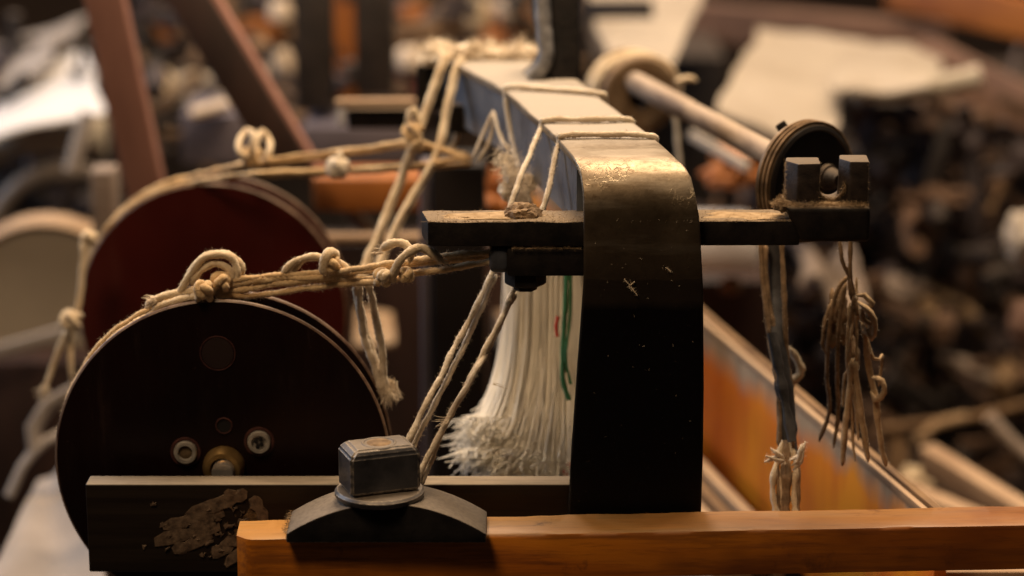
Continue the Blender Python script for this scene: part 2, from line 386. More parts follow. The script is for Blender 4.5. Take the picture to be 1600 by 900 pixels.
def path_fuzz(bm, path, r, density, L=.0025):
    total = sum((b - a).length for a, b in zip(path, path[1:])); n = int(total * density)
    for _ in range(n):
        i = random.randrange(len(path) - 1); c = path[i].lerp(path[i + 1], random.random())
        d = path[i + 1] - path[i]; v = Vector((random.gauss(0, 1), random.gauss(0, 1), random.gauss(0, 1))).cross(d)
        if v.length < 1e-9: continue
        v.normalize(); hair(bm, c + v * r * .8, v + d.normalized() * random.uniform(-1, 1), L * random.uniform(.4, 1.5))
def cord(name, strands, r, mat, label=None, cat=None, group=None, parent=None, fuzz=7000, step=.0012, lobes=3, knots=(), FL=.0016, n=9, pitch=.009, frayed=None):
    """each strand a swept three-ply cord; knots are (centre, size, axis)"""
    if parent is None: root = thing(name, label, cat, Vector(strands[0][0]), group)
    else: root = parent
    fz = bmesh.new()
    for si, st in enumerate(strands):
        path = smooth_path(st, step); bm = bmesh.new(); Lp = sum((b - a).length for a, b in zip(path, path[1:]))
        path = [q + Vector([noise.noise(q * 90 + Vector((k * 9.1, si * 3.3, 0))) for k in range(3)]) * r * .38 for q in path]
        tube(bm, path, r, 12, lobes, .13, pitch, wob=.3, seed=si, taper=lambda t: min(1, .3 + min(t, 1 - t) * Lp / (1.6 * r)))
        fin('strand', bm, mat, root, ang=80)
        path_fuzz(fz, path, r, fuzz, FL)
    for c, size, ax in knots: knot(root, c, size * .82, ax, r * 1.2, mat, fz)
    if frayed:
        for c, d, L, k in frayed:
            for _ in range(k):
                q = Vector(d).normalized() + Vector([random.gauss(0, .28) for _ in range(3)])
                hair(fz, Vector(c) + Vector([random.gauss(0, r * .6) for _ in range(3)]), q, L * random.uniform(.5, 1.2), .0002, .2)
    if len(fz.verts): fin('lint_fuzz', fz, 'lint', root, smooth=False, kind='stuff')
    else: fz.free()
    return root
def knot(root, c, size, ax, r, mat, fz=None):
    """an overhand knot pulled tight: a squashed trefoil of the same cord"""
    ax = Vector(ax).normalized(); a, b = frame(ax); pts = []
    for i in range(60):
        t = 2 * math.pi * i / 59
        rad = 1 + .48 * math.cos(1.5 * t * 2)
        x = rad * math.cos(2 * t); y = rad * math.sin(2 * t); z = .62 * math.sin(3 * t)
        pts.append(Vector(c) + (a * x * .62 + b * y * .55 + ax * z * 1.0) * size)
    bm = bmesh.new(); tube(bm, pts, r, 9, 0, cap=False, wob=.25)
    fin('knot', bm, mat, root, ang=80)
    if fz: path_fuzz(fz, pts, r, 7000, .0016)
def cloth(name, mat, corners, label, cat, amp=.012, freq=9, n=26, fold=0, thick=.003, parent=None, group=None, sag=0):
    """a draped sheet over four corners in ring order"""
    a, b, c, d = [Vector(x) for x in corners]; bm = bmesh.new(); g = []
    nrm = ((b - a).cross(d - a)).normalized()
    for i in range(n + 1):
        row = []
        for j in range(n + 1):
            u, v = i / n, j / n; p = a.lerp(b, u).lerp(d.lerp(c, u), v)
            k = noise.noise(p * freq) * amp + noise.noise(p * freq * 2.7) * amp * .4 + math.sin((u + .3 * v) * math.pi * 2 * fold) * amp * .8 * (1 if fold else 0)
            p = p + nrm * k; p.z -= sag * math.sin(math.pi * u) * math.sin(math.pi * v)
            edge = noise.noise(p * 14) * amp * .7
            p += (b - a).normalized() * edge; row.append(bm.verts.new(p))
        g.append(row)
    for i in range(n):
        for j in range(n): bm.faces.new((g[i][j], g[i + 1][j], g[i + 1][j + 1], g[i][j + 1]))
    bmesh.ops.recalc_face_normals(bm, faces=bm.faces)
    bmesh.ops.solidify(bm, geom=bm.faces[:], thickness=thick)
    return fin(name, bm, mat, parent, label=label, cat=cat, group=group, ang=70)
def lump(bm, c, r, sc=(1, 1, 1), amp=.3, freq=2.2, sub=3, rot=None):
    res = bmesh.ops.create_icosphere(bm, subdivisions=sub, radius=1)
    s = Vector((random.uniform(0, 50), random.uniform(0, 50), 0))
    for v in res['verts']:
        n = v.co.normalized(); k = 1 + amp * noise.noise(n * freq + s) + amp * .4 * noise.noise(n * freq * 3 + s)
        q = Vector([n[i] * sc[i] for i in range(3)]) * r * k
        if rot: q = rot @ q
        v.co = Vector(c) + q

# ================================================================== SETTING
fin('floor', box((-5, -1, -.05), (5, 8, 0), 0), 'floor', kind='structure', smooth=False)
fin('wall', box((-5, 6.5, 0), (5, 6.7, 4), 0), 'wall', kind='structure', smooth=False)

# ================================================================== THE ARCHED BEAM
YF = 1.162; ZT = 1.112; RB = .026; TH = .0042
LT = [(60, 648), (80, 663), (100, 713), (140, 787), (190, 843), (215, 870), (240, 893), (255, 902), (270, 907), (300, 911), (340, 912), (440, 912), (560, 903), (700, 893), (795, 888), (900, 884)]
RT = [(60, 820), (80, 846), (100, 872), (130, 912), (155, 942), (187, 985), (212, 1020), (240, 1051), (258, 1070), (275, 1080), (300, 1086), (340, 1093), (450, 1099), (600, 1100), (700, 1099), (795, 1096), (900, 1092)]
def tab(T, y):
    for (a, x0), (b, x1) in zip(T, T[1:]):
        if y <= b: return x0 + (x1 - x0) * (y - a) / (b - a)
    return T[-1][1]
prof = [(1.53 + (1.19 - 1.53) * i / 24, ZT) for i in range(24)]
prof += [(YF + RB - RB * math.sin(a), ZT - RB + RB * math.cos(a)) for a in [math.pi / 2 * k / 14 for k in range(15)]]
prof += [(YF, ZT - RB - (ZT - RB - .915) * i / 24) for i in range(1, 25)]
root = thing('arched_beam', 'heavy steel beam with dusty cream top bending down in a dark strap at the front', 'beam', (0, YF, .915))
bm = bmesh.new(); outer = []; inner = []
NX = 12
for i, (y, z) in enumerate(prof):
    a = Vector((0, *prof[max(i - 1, 0)])); b = Vector((0, *prof[min(i + 1, len(prof) - 1)])); t = (b - a).normalized()
    nn = Vector((0, -t.z, t.y)); nn = nn if (nn.z > 0 or nn.y < 0) else -nn
    _, py, d = proj((0, y, z)); xl = (tab(LT, py) - 800) / F * d; xr = (tab(RT, py) - 800) / F * d
    ro = []; ri = []
    for k in range(NX + 1):
        u = k / NX; x = xl + (xr - xl) * u
        dent = .0005 * noise.noise(Vector((x * 40, y * 40, z * 40)))
        if k in (0, NX): dent -= .0004
        ro.append(bm.verts.new(Vector((x, y, z)) + nn * dent)); ri.append(bm.verts.new(Vector((x, y, z)) - nn * TH))
    outer.append(ro); inner.append(ri)
for i in range(len(prof) - 1):
    for k in range(NX):
        bm.faces.new((outer[i][k], outer[i][k + 1], outer[i + 1][k + 1], outer[i + 1][k]))
        bm.faces.new((inner[i][k], inner[i + 1][k], inner[i + 1][k + 1], inner[i][k + 1]))
    bm.faces.new((outer[i][0], outer[i + 1][0], inner[i + 1][0], inner[i][0]))
    bm.faces.new((outer[i][NX], inner[i][NX], inner[i + 1][NX], outer[i + 1][NX]))
for i in (0, len(prof) - 1):
    for k in range(NX): bm.faces.new((outer[i][k], inner[i][k], inner[i][k + 1], outer[i][k + 1]))
bmesh.ops.recalc_face_normals(bm, faces=bm.faces)
bevel(bm, .0010, 3)
fin('strap', bm, 'strap', root, ang=50)
def edge_at(T, Y):
    _, py, d = proj((0, Y, ZT)); return (tab(T, py) - 800) / F * d
# the two side webs below the top plate
for T, sgn in ((LT, 1), (RT, -1)):
    bm = bmesh.new(); rings = []
    for i in range(17):
        Y = 1.1905 + (1.50 - 1.1905) * i / 16; x = edge_at(T, Y) + sgn * .0025
        if i == 0: x = edge_at(T, 1.1905) + sgn * .003
        zb = 1.074
        rings.append([bm.verts.new(v) for v in ((x, Y, zb), (x + sgn * .005, Y, zb), (x + sgn * .005, Y, ZT - TH - .0003), (x, Y, ZT - TH - .0003))])
    for u, v in zip(rings, rings[1:]):
        for k in range(4): bm.faces.new((u[k], u[(k + 1) % 4], v[(k + 1) % 4], v[k]))
    bm.faces.new(rings[0]); bm.faces.new(rings[-1])
    fin('side_web', bm, 'web', root, ang=30)
# black iron block under the far end
p = P(652, 90, 1.52); q = P(712, 168, 1.52)
fin('end_block', box((p.x, p.y - .012, q.z), (q.x, p.y + .03, ZT - TH - .001), .002), 'iron', root)
p = P(700, 165, 1.48); q = P(752, 212, 1.48)
fin('end_block', box((p.x, p.y, q.z), (q.x, p.y + .03, p.z), .002), 'iron', root)
# a little snagged fluff on the crease of the strap
fz = bmesh.new(); c0 = PY(982, 443, YF - .0006)
for pts in ([(975, 436), (984, 446), (990, 455)], [(984, 446), (992, 440)], [(984, 446), (996, 462)], [(1040, 418), (1048, 424)]):
    pth = smooth_path([PY(x, y, YF - .0008) for x, y in pts], .0006); tube(fz, pth, .00028, 4); path_fuzz(fz, pth, .0002, 6000, .0018)
for _ in range(60):
    x = random.uniform(925, 1085); y = random.triangular(250, 790, 330)
    hair(fz, PY(x, max(y, 345), YF - .0004), (random.gauss(0, 1), -.3, random.gauss(0, 1)), random.uniform(.0006, .002), .00008)
fin('snagged_fluff', fz, 'lint', root, smooth=False, kind='stuff')

# lint piled on the far end of the beam
fz = bmesh.new()
for i in range(44):
    x = random.uniform(668, 838); hgt = 10 + 14 * abs(noise.noise(Vector((x * .05, 0, 0))))
    lump(fz, P(x, 94 - random.random() * hgt, random.uniform(1.50, 1.55)), random.uniform(.003, .008), (1.3, 1, .8), .7, 2.8, 2)
for _ in range(4200):
    x = random.uniform(660, 842); hgt = 14 + 30 * abs(noise.noise(Vector((x * .045, 0, 0))))
    hair(fz, P(x, 96 - random.random() * hgt, random.uniform(1.49, 1.56)), (random.gauss(0, 1), random.gauss(0, .6), abs(random.gauss(.6, .8))), random.uniform(.003, .010), .00022, .6)
fin('lint_pile', fz, 'lint', label='fluffy pale lint gathered on the far end of the steel beam', cat='lint', kind='stuff', smooth=False)

fz = bmesh.new()
for _ in range(800):
    k = random.random(); x = 785 + 40 * k + random.gauss(0, 8); y = 240 + 70 * k + random.gauss(0, 12)
    hair(fz, P(x, y, 1.325 + random.uniform(-.01, .01)), (random.gauss(0, .6), random.gauss(0, .4), random.gauss(-.4, .8)), random.uniform(.004, .011), .00016, .6)
for _ in range(14):
    lump(fz, P(random.gauss(805, 12), random.gauss(292, 16), 1.33), random.uniform(.002, .005), (1, 1, 1.3), .7, 2.6, 2)
fin('lint_wisp', fz, 'lint', label='wispy white lint caught below the blue-grey side of the beam', cat='lint', kind='stuff', smooth=False)

# ================================================================== GOOSENECK POST AT THE FAR END
g = thing('gooseneck_post', 'dark iron post with flared grey edge rising from the far part of the beam', 'post', PZ(880, 120, ZT))
d0 = 1.43
outline = [(838, -40), (840, 30), (850, 66), (853, 88), (842, 108), (824, 124), (836, 127), (870, 127), (905, 126), (908, 100), (906, 60), (906, -40)]
bm = bmesh.new(); fr = [bm.verts.new(P(x, y, d0)) for x, y in outline]; bk = [bm.verts.new(P(x, y, d0) + Vector((-.004, .026, .0))) for x, y in outline]
bm.faces.new(fr); bm.faces.new(bk[::-1])
for i in range(len(fr)): j = (i + 1) % len(fr); bm.faces.new((fr[i], fr[j], bk[j], bk[i]))
bmesh.ops.recalc_face_normals(bm, faces=bm.faces); bevel(bm, .0025, 3)
fin('post_body', bm, 'iron', g)
bm = bmesh.new()
pth = smooth_path([P(x, y, d0 - .004) for x, y in ((846, -40), (848, 20), (851, 60), (853, 86), (845, 106), (828, 123))], .002)
tube(bm, pth, .0048, 12, flat=.8, wob=.06); fin('worn_edge', bm, 'grey_iron', g)

# ================================================================== FORKED CROSSBAR
cb = thing('forked_crossbar', 'black iron crossbar with dusty top and two square fork prongs at its right end', 'crossbar', PY(1000, 380, 1.17))
Y0 = YF + TH + .001; zt_ = PY(780, 347, Y0).z; zb_ = PY(780, 386, Y0).z; Y1 = Y0 + .027
xl = PY(668, 360, Y0).x; xr = PY(1250, 360, Y0).x
sl = (PY(1200, 345, Y0).z - PY(780, 347, Y0).z)
def barx(x, z0=0): return z0 + sl * (x - xl) / (xr - xl)
bm = bmesh.new()
n = 46; rings = []
for i in range(n + 1):
    u = i / n; x = xl + (xr - xl) * u
    tap = min(1, .55 + u * 14) ; dz = .0007 * noise.noise(Vector((x * 60, 1, 0)))
    yb = Y0 + (Y1 - Y0) * min(1, .93 + u * 4); yfr = Y0 + .0015 * (1 - min(1, u * 30))
    top = zt_ + barx(x) + dz; bot = zb_ + barx(x)
    xs = x - (.0 if i else 0)
    rings.append([bm.verts.new(v) for v in ((xs, yfr, bot), (xs - (.004 if i == 0 else 0), yb, bot), (xs - (.004 if i == 0 else 0), yb, top), (xs, yfr, top))])
for u, v in zip(rings, rings[1:]):
    for k in range(4): bm.faces.new((u[k], u[(k + 1) % 4], v[(k + 1) % 4], v[k]))
bm.faces.new(rings[0]); bm.faces.new(rings[-1]); bmesh.ops.recalc_face_normals(bm, faces=bm.faces); bevel(bm, .0012, 2)
fin('bar', bm, 'iron', cb)
# fork end block
a = PY(1240, 322, Y0 - .002); b = PY(1359, 379, Y0 - .002); ztf = PY(1300, 324, Y0 - .002).z
bm = hexa([(a.x + .004, Y0 - .002, b.z), (b.x, Y0 - .002, b.z), (b.x, Y0 + .03, b.z), (a.x + .004, Y0 + .03, b.z),
           (a.x - .004, Y0 - .002, ztf), (b.x, Y0 - .002, ztf), (b.x, Y0 + .03, ztf), (a.x - .004, Y0 + .03, ztf)], .0028, 3)
fin('fork_block', bm, 'iron', cb)
def prong(x0, x1, x2, ytop, side):
    """x0..x1 is the chamfered left side, x1..x2 the front face"""
    yf = Y0 + .004; A = PY(x0, 300, yf).x; B = PY(x1, 300, yf).x; C_ = PY(x2, 300, yf).x
    z1 = PY(x1, ytop, yf).z; z0 = ztf - .002; dp = .016
    base = [(A, yf + .008), (B, yf), (C_, yf), (C_ + .0008, yf + dp), (A + .001, yf + dp)]
    bm = bmesh.new(); lo = [bm.verts.new((x * 1.0 + (-.0008 if i in (0,) else 0), y, z0)) for i, (x, y) in enumerate(base)]
    hi = [bm.verts.new((x, y, z1 + random.uniform(-.0003, .0003))) for x, y in base]
    bm.faces.new(lo[::-1]); bm.faces.new(hi)
    for i in range(5): j = (i + 1) % 5; bm.faces.new((lo[i], lo[j], hi[j], hi[i]))
    bmesh.ops.recalc_face_normals(bm, faces=bm.faces); bevel(bm, .001, 2)
    fin('fork_prong', bm, 'fork', cb)
M['fork'] = MAT('worn_brown_iron', (.014, .009, .007), (.038, .025, .019), 150, .5, .1, .7, dust=.6, dustcol=(.20, .145, .09), edge=(.13, .095, .07))
prong(1229, 1246, 1281, 256, 0); prong(1313, 1327, 1357, 252, 1)
# cradle between the prongs
bm = bmesh.new(); n = 14; yf = Y0 + .006; fr = []; bk = []
for i in range(n + 1):
    th = math.pi * i / n; x = 1298 - 22 * math.cos(th); y = 288 + 24 * math.sin(th)
    fr.append((bm.verts.new(PY(x, y, yf)), bm.verts.new(PY(x, 325, yf)))); q = PY(x, y, yf); bk.append((bm.verts.new((q.x, yf + .012, q.z)), bm.verts.new((q.x, yf + .012, PY(x, 325, yf).z))))
for i in range(n):
    bm.faces.new((fr[i][0], fr[i + 1][0], fr[i + 1][1], fr[i][1])); bm.faces.new((bk[i][0], bk[i][1], bk[i + 1][1], bk[i + 1][0])); bm.faces.new((fr[i][0], bk[i][0], bk[i + 1][0], fr[i + 1][0])); bm.faces.new((fr[i][1], fr[i + 1][1], bk[i + 1][1], bk[i][1]))
fin('cradle', bm, 'fork', cb)
# clamp block under the bar, its rounded lug and its nut
a = PY(792, 388, Y0 + .001); b = PY(915, 432, Y0 + .001)
fin('clamp_block', box((a.x, Y0 + .001, b.z), (b.x, Y0 + .026, zb_ - .0003), .0014), 'iron', cb)
a = PY(764, 384, Y0 + .004); b = PY(799, 427, Y0 + .004)
M['lug'] = MAT('slate_painted_iron', (.03, .032, .04), (.07, .075, .09), 90, .4, .1, .5)
fin('clamp_lug', box((a.x, Y0 + .002, b.z), (b.x - .0003, Y0 + .022, zb_ - .0003), .0045, 4), 'lug', cb)
c = PY(821, 445, Y0 + .012); bm = bmesh.new(); zb2 = PY(800, 432, Y0).z
bm = lathe([(0, 0), (.0105, 0), (.0105, -.0062), (.0095, -.0072), (.0062, -.0074), (.0058, -.0098), (0, -.0102)], (c.x, Y0 + .013, zb2 - .0002), (0, 0, 1), 6)
fin('nut', bm, 'iron', cb, ang=25)
c = PY(818, 335, Y0 + .012)
bm = bmesh.new(); lump(bm, (c.x, Y0 + .014, zt_ + .0005), .0088, (1, 1, .68), .38, 2.0, 4)
for _ in range(500):
    a_ = random.uniform(0, 6.28); q_ = random.uniform(.2, 1); hair(bm, (c.x + math.cos(a_) * .0088 * q_, Y0 + .014 + math.sin(a_) * .0088 * q_, zt_ + .0062 * math.sqrt(1 - q_ * q_)), (math.cos(a_), math.sin(a_), .7), .0014, .00008)
M['dust_head'] = MAT('lint_caked_bolt_head', (.12, .075, .04), (.30, .20, .11), 170, .9, 0, 1.0)
fin('bolt_head', bm, 'dust_head', cb)
fz = bmesh.new()
for _ in range(1900):
    x = random.uniform(xl - .002, xr); 
    if random.random() < .45: yy = Y0 + random.uniform(0, .001)
    else: yy = random.uniform(Y0, Y1)
    hair(fz, (x, yy, zt_ + barx(x)), (random.gauss(0, .8), random.gauss(0, .5) - .1, abs(random.gauss(0, .5))), random.uniform(.0006, .0026), .00009)
for _ in range(500):
    x = random.uniform(PY(800, 300, Y0).x, PY(908, 300, Y0).x)
    hair(fz, (x, Y0 - .0002, zb_ - .0005), (random.gauss(0, 1), -.4, random.gauss(0, .5)), random.uniform(.0006, .002), .00009)
fx = [PY(v, 300, Y0).x for v in (1229, 1281, 1313, 1357)]
for _ in range(2600):
    x = random.uniform(fx[0] - .003, fx[3]); 
    hair(fz, (x, Y0 + random.uniform(-.002, .006), ztf + abs(random.gauss(0, .0007))), (random.gauss(0, .8), random.gauss(0, .5), abs(random.gauss(.2, .5))), random.uniform(.0006, .0028), .0001)
for xx in (fx[0], fx[3] + .0002, fx[1]):
    for _ in range(220):
        hair(fz, (xx, Y0 + random.uniform(.004, .012), random.uniform(ztf, PY(1240, 256, Y0).z)), (random.gauss(0, 1), -.5, random.gauss(0, .6)), random.uniform(.0005, .002), .00009)
for _ in range(500):
    th = random.uniform(0, math.pi); q = PY(1298 - 22 * math.cos(th), 288 + 24 * math.sin(th), Y0 + .006)
    hair(fz, q, (random.gauss(0, .8), -.4, random.gauss(.3, .7)), random.uniform(.001, .003), .00012)
for _ in range(420):   # drift against the fork
    t = random.random(); hair(fz, (fx[0] - .0005 - .006 * t, Y0 + random.uniform(0, .008), ztf + .006 * (1 - t) * random.random()), (random.gauss(0, 1), -.2, random.gauss(.2, .6)), random.uniform(.001, .003), .00013)
fin('lint_fuzz', fz, 'lint_tan', cb, smooth=False, kind='stuff')
bm = bmesh.new()   # caked drift of dust at the foot of the left prong
lump(bm, (fx[0] - .001, Y0 + .007, ztf - .0012), .0034, (1.5, 1.6, .9), .5, 2.5, 3)
lump(bm, (xl + .03, Y0 + .014, zt_ - .0006), .003, (8, 3, .5), .5, 2.5, 3)
lump(bm, ((fx[1] + fx[2]) / 2, Y0 + .004, ztf - .0004), .0024, (3.6, 1, .7), .5, 2.5, 3)
lump(bm, (PY(1170, 300, Y0).x, Y0 + .012, zt_ + barx(PY(1170, 300, Y0).x) - .0012), .0032, (9, 3, .6), .5, 2.5, 3)
fin('caked_dust', bm, 'lint_tan', cb, kind='stuff', ang=80)

# ================================================================== PULLEY WHEELS
def wheel(name, cx, cy, rpx, YW, fmat, label, depth=.024, plugs=True, grp='grooved resin wheels'):
    c = PY(cx, cy, YW); d = proj(c)[2]; Rr = S(rpx, d)
    w_ = thing(name, label, 'wheel', (c.x, c.y, c.z - Rr), grp)
    e = .0011
    for s in (0, depth - .004):
        nm = 'front_disc' if s == 0 else 'rear_disc'
        bm = lathe([(0, s), (Rr - e, s), (Rr - e, s + .0002)], c, (0, 1, 0), 160)
        k = len(bm.faces)
        lathe([(Rr - e, s), (Rr - e * .3, s + e * .5), (Rr, s + .0009), (Rr, s + .0019), (Rr - e, s + .0026), (Rr - .02, s + .0027)], c, (0, 1, 0), 160, bm)
        bm.faces.ensure_lookup_table()
        for f in bm.faces[k:]: f.material_index = 1
        bmesh.ops.remove_doubles(bm, verts=bm.verts, dist=1e-5)
        fin(nm, bm, [fmat, 'disc_edge'], w_, ang=60)
    bm = lathe([(Rr - .0055, .0035), (Rr - .0055, depth - .0035)], c, (0, 1, 0), 120)
    fin('hub_drum', bm, fmat, w_, ang=60)
    return w_, c, Rr, d
YW = 1.204
w1, c1, R1, d1 = wheel('grooved_wheel', 348, 722, 262, YW, 'disc_black', 'nearly black grooved wheel with two ringed screws, nearest behind the steel bar')
def on1(px, py): return PY(px, py, YW)
def ring_part(nm, px, py, prof_px, mat, parent, n=40):
    o = on1(px, py); return fin(nm, lathe([(S(r, d1), s) for r, s in prof_px], o, (0, 1, 0), n), mat, parent, ang=35)
ring_part('plug', 340, 552, [(0, -.0003), (24.5, -.0003), (25.5, .0002)], 'plug', w1)
ring_part('plug_ring', 340, 552, [(26, .0002), (26.4, -.0005), (27.6, -.0005), (28.4, .0006)], 'disc_rim', w1)
M['hole'] = MAT('dark_hole', (.003, .002, .002), (.005, .003, .003), 50, .9)
ring_part('hole', 350, 665, [(0, -.0002), (11.5, -.0002)], 'hole', w1)
ring_part('hole_rim', 350, 665, [(11.5, -.0001), (12, -.0008), (13, -.0008), (14.5, .0006)], 'disc_rim', w1, 12)
for (sx, sy, full) in ((290, 706, False), (405, 690, True)):
    s_ = ring_part('screw', sx, sy, [(0, -.0008), (11, -.0008), (12, -.0024), (17, -.0024), (18.5, -.001), (18.5, .0004)], 'screw', w1, 32)
    ring_part('washer_ring', sx, sy, [(19, -.0002), (20, -.0007), (23.5, -.0007), (24.5, .0005)], 'disc_rim', s_, 28)
    if full:
        for dx, dy in ((-4, -2), (4, 3), (3, -5), (-2, 6)):
            ring_part('screw_socket', sx + dx, sy + dy, [(0, -.0026 + .0014), (3, -.0012), (3.4, -.0022), (0.1, -.0024)], 'hole', s_, 8)
    else: ring_part('screw_socket', sx, sy, [(0, -.0011), (9.5, -.0011), (10.4, -.0009)], 'brown_dirt', s_, 24)
ring_part('bushing', 350, 728, [(18, .0), (18, -.006), (20, -.0078), (27, -.0074), (32, -.004), (33, .0005)], 'brass', w1, 48)
ring_part('shaft', 352, 728, [(0, -.013), (16, -.013), (17.6, -.0115), (17.6, .0)], 'shaft', w1, 40)
w2, c2, R2, d2 = wheel('grooved_wheel', 333, 491, 209, 1.49, 'disc_red', 'dark oxblood grooved wheel, smaller in view and behind the black wheel', depth=.03)
# the groove cord of each wheel, seen as pale rims
def rim_cord(c, Rr, off, a0, a1, r, mat, parent, rad=1.0, drift=0):
    pts = [c + Vector((math.cos(R(t)) * Rr * rad, off + drift * (t - a0) / (a1 - a0), math.sin(R(t)) * Rr * rad)) for t in [a0 + (a1 - a0) * k / 24 for k in range(25)]]
    return pts

# ================================================================== STEEL BAR IN FRONT OF THE WHEEL
sb = thing('steel_bar', 'dark flat steel bar with pale top edge and a scab of dried residue', 'bar', PY(500, 893, 1.17))
a = PY(133, 757, 1.1705); b = PY(900, 894, 1.1705)
fin('bar', box((a.x, 1.1705, b.z), (b.x, 1.1845, a.z), .0011, 3), 'steel', sb)
bm = bmesh.new(); yb = 1.1704
def flake(pts, th):
    v = [bm.verts.new(PY(x + random.uniform(-3, 3), y + random.uniform(-3, 3), yb - th + random.uniform(-.0002, .0002))) for x, y in pts]
    b_ = [bm.verts.new(PY(x, y, yb + .0004)) for x, y in pts]
    cc = bm.verts.new(sum((q.co for q in v), Vector()) / len(v) + Vector((0, -.0004, 0)))
    for i in range(len(v)): j = (i + 1) % len(v); bm.faces.new((v[i], v[j], cc)); bm.faces.new((v[i], b_[i], b_[j], v[j]))
def blade(x0, y0, x1, y1, w0, w1, th):
    dx, dy = x1 - x0, y1 - y0; L = math.hypot(dx, dy); nx, ny = -dy / L, dx / L; pts = []
    for s in (1, -1):
        for k in range(7):
            u = k / 6 if s == 1 else 1 - k / 6; ww = (w0 * (1 - u) + w1 * u) * (1 if 0 < u < 1 else .5) / 2 + random.uniform(-1.5, 1.5)
            pts.append((x0 + dx * u + nx * ww * s, y0 + dy * u + ny * ww * s))
    flake(pts, th)
for args in ((372, 775, 292, 806, 26, 16), (350, 800, 255, 822, 20, 18), (345, 825, 243, 846, 20, 22), (330, 838, 272, 862, 18, 22),
             (350, 775, 385, 775, 18, 22), (392, 778, 418, 812, 20, 14), (380, 840, 330, 868, 20, 20), (392, 850, 352, 884, 18, 16), (405, 800, 425, 830, 16, 12), (320, 800, 300, 830, 18, 14)):
    blade(*args, random.uniform(.0003, .0007))
for _ in range(46):
    x = random.gauss(330, 48); y = random.gauss(826, 26)
    if 225 < x < 430 and 772 < y < 888:
        k_ = random.uniform(2, 8); a_ = random.uniform(-.6, .2); blade(x - k_ * math.cos(a_), y - k_ * math.sin(a_), x + k_ * math.cos(a_), y + k_ * math.sin(a_), k_ * .9, k_ * .5, random.uniform(.0002, .0009))
M['residue'] = MAT('dried_brown_residue', (.07, .044, .028), (.20, .135, .085), 260, .55, 0, .6)
fin('dried_residue', bm, 'residue', sb, kind='stuff', ang=20)
bm = bmesh.new(); lump(bm, PY(392, 822, yb + .001), .011, (1, .12, 1), .5, 3, 4)
fin('rust_crust', bm, MAT('rust_crust_brown', (.05, .026, .010), (.16, .09, .035), 300, .9, 0, 1, bdist=.002), sb, ang=80)

# ================================================================== WOODEN RAIL AND CLAMP BOLT
ZW = .9345
A = PZ(368, 843, .9315); B = PZ(1900, 814, ZW + .002)
dirw = (B - A).normalized(); back = Vector((-dirw.y, dirw.x, 0)).normalized() * .0275; H = .0235
B2 = B; dn = Vector((0, 0, -H))
bm = bmesh.new(); rings = []; nA = 110; Lr = (B - A).length
for i in range(nA + 1):
    u = i / nA; u = u ** 1.15; c = A.lerp(B, u); x = u * Lr
    def w_(k): return .0007 * noise.noise(Vector((x * 28, k * 5.3, 0))) + .00025 * noise.noise(Vector((x * 140, k * 5.3, 4)))
    ch = max(0, .0062 - x); bk_ = back.normalized()
    f_ = bk_ * ch
    ring = [c + dn + f_ + bk_ * w_(0), c + f_ + Vector((0, 0, -.0022)) + bk_ * w_(1), c + f_ + Vector((0, 0, -.0006)) + bk_ * (.0008 + w_(2)), c + f_ * .9 + bk_ * (.0024 + w_(3)) + Vector((0, 0, w_(7) * .6)),
            c + back * .5 + Vector((0, 0, w_(4))), c + back - bk_ * .0012 + Vector((0, 0, w_(5))), c + back + Vector((0, 0, -.001)) + bk_ * w_(6), c + back + dn]
    rings.append([bm.verts.new(v) for v in ring])
for p_, q_ in zip(rings, rings[1:]):
    for k in range(8): bm.faces.new((p_[k], p_[(k + 1) % 8], q_[(k + 1) % 8], q_[k]))
bm.faces.new(rings[0]); bm.faces.new(rings[-1])
fin('wooden_rail', bm, 'wood_front', label='orange-brown wooden rail running across the front under the bolt', cat='rail', ang=42)
cl = thing('clamp_bolt', 'square steel nut on an arched saddle clamped to the wooden rail', 'bolt', PZ(600, 850, .931))
n = 28; Yc = 1.117; YB = 1.150; x0 = PY(447, 850, Yc).x; x1 = PY(760, 850, Yc).x; zb = .9318; hh = .0205
def arch(x):
    u = (x - x0) / (x1 - x0) * 2 - 1
    return zb + .0048 + (hh - .0048) * (1 - abs(u) ** 2.0)
bm = bmesh.new(); fr = []; bk = []
for i in range(n + 1):
    x = x0 + (x1 - x0) * i / n; fr.append(bm.verts.new((x, Yc, arch(x)))); bk.append(bm.verts.new((x, YB, arch(x))))
fb = [bm.verts.new((x0, Yc, zb)), bm.verts.new((x1, Yc, zb))]; bb = [bm.verts.new((x0, YB, zb)), bm.verts.new((x1, YB, zb))]
for i in range(n): bm.faces.new((fr[i], fr[i + 1], bk[i + 1], bk[i]))
bm.faces.new(fr + [fb[1], fb[0]]); bm.faces.new(bk[::-1] + [bb[0], bb[1]]); bm.faces.new((fb[0], fb[1], bb[1], bb[0]))
bm.faces.new((fr[0], bk[0], bb[0], fb[0])); bm.faces.new((fr[-1], fb[1], bb[1], bk[-1]))
bmesh.ops.recalc_face_normals(bm, faces=bm.faces); bevel(bm, .0012, 2)
fin('saddle', bm, 'saddle', cl, ang=30)
cx = PY(593, 770, 1.133).x; zs = zb + hh
fin('washer', lathe([(0, -.001), (.0212, -.001), (.0222, .0002), (.0222, .0018), (.0210, .0030), (0, .0034)], (cx, 1.1335, zs - .0005), (0, 0, 1), 48), 'nut', cl, ang=40)
s_ = .0178; z0 = zs + .0032; z1 = z0 + .0228; ang = R(20); bm = bmesh.new()
rm = Matrix.Rotation(ang, 3, 'Z')
lv = [[bm.verts.new(Vector((cx, 1.1335, z)) + rm @ Vector((sx * s_, sy * s_ * .64, 0))) for sx, sy in ((-1, -1), (1, -1), (1, 1), (-1, 1))] for z, s_ in ((z0, s_), (z1 - .0032, s_), (z1, s_ * .80))]
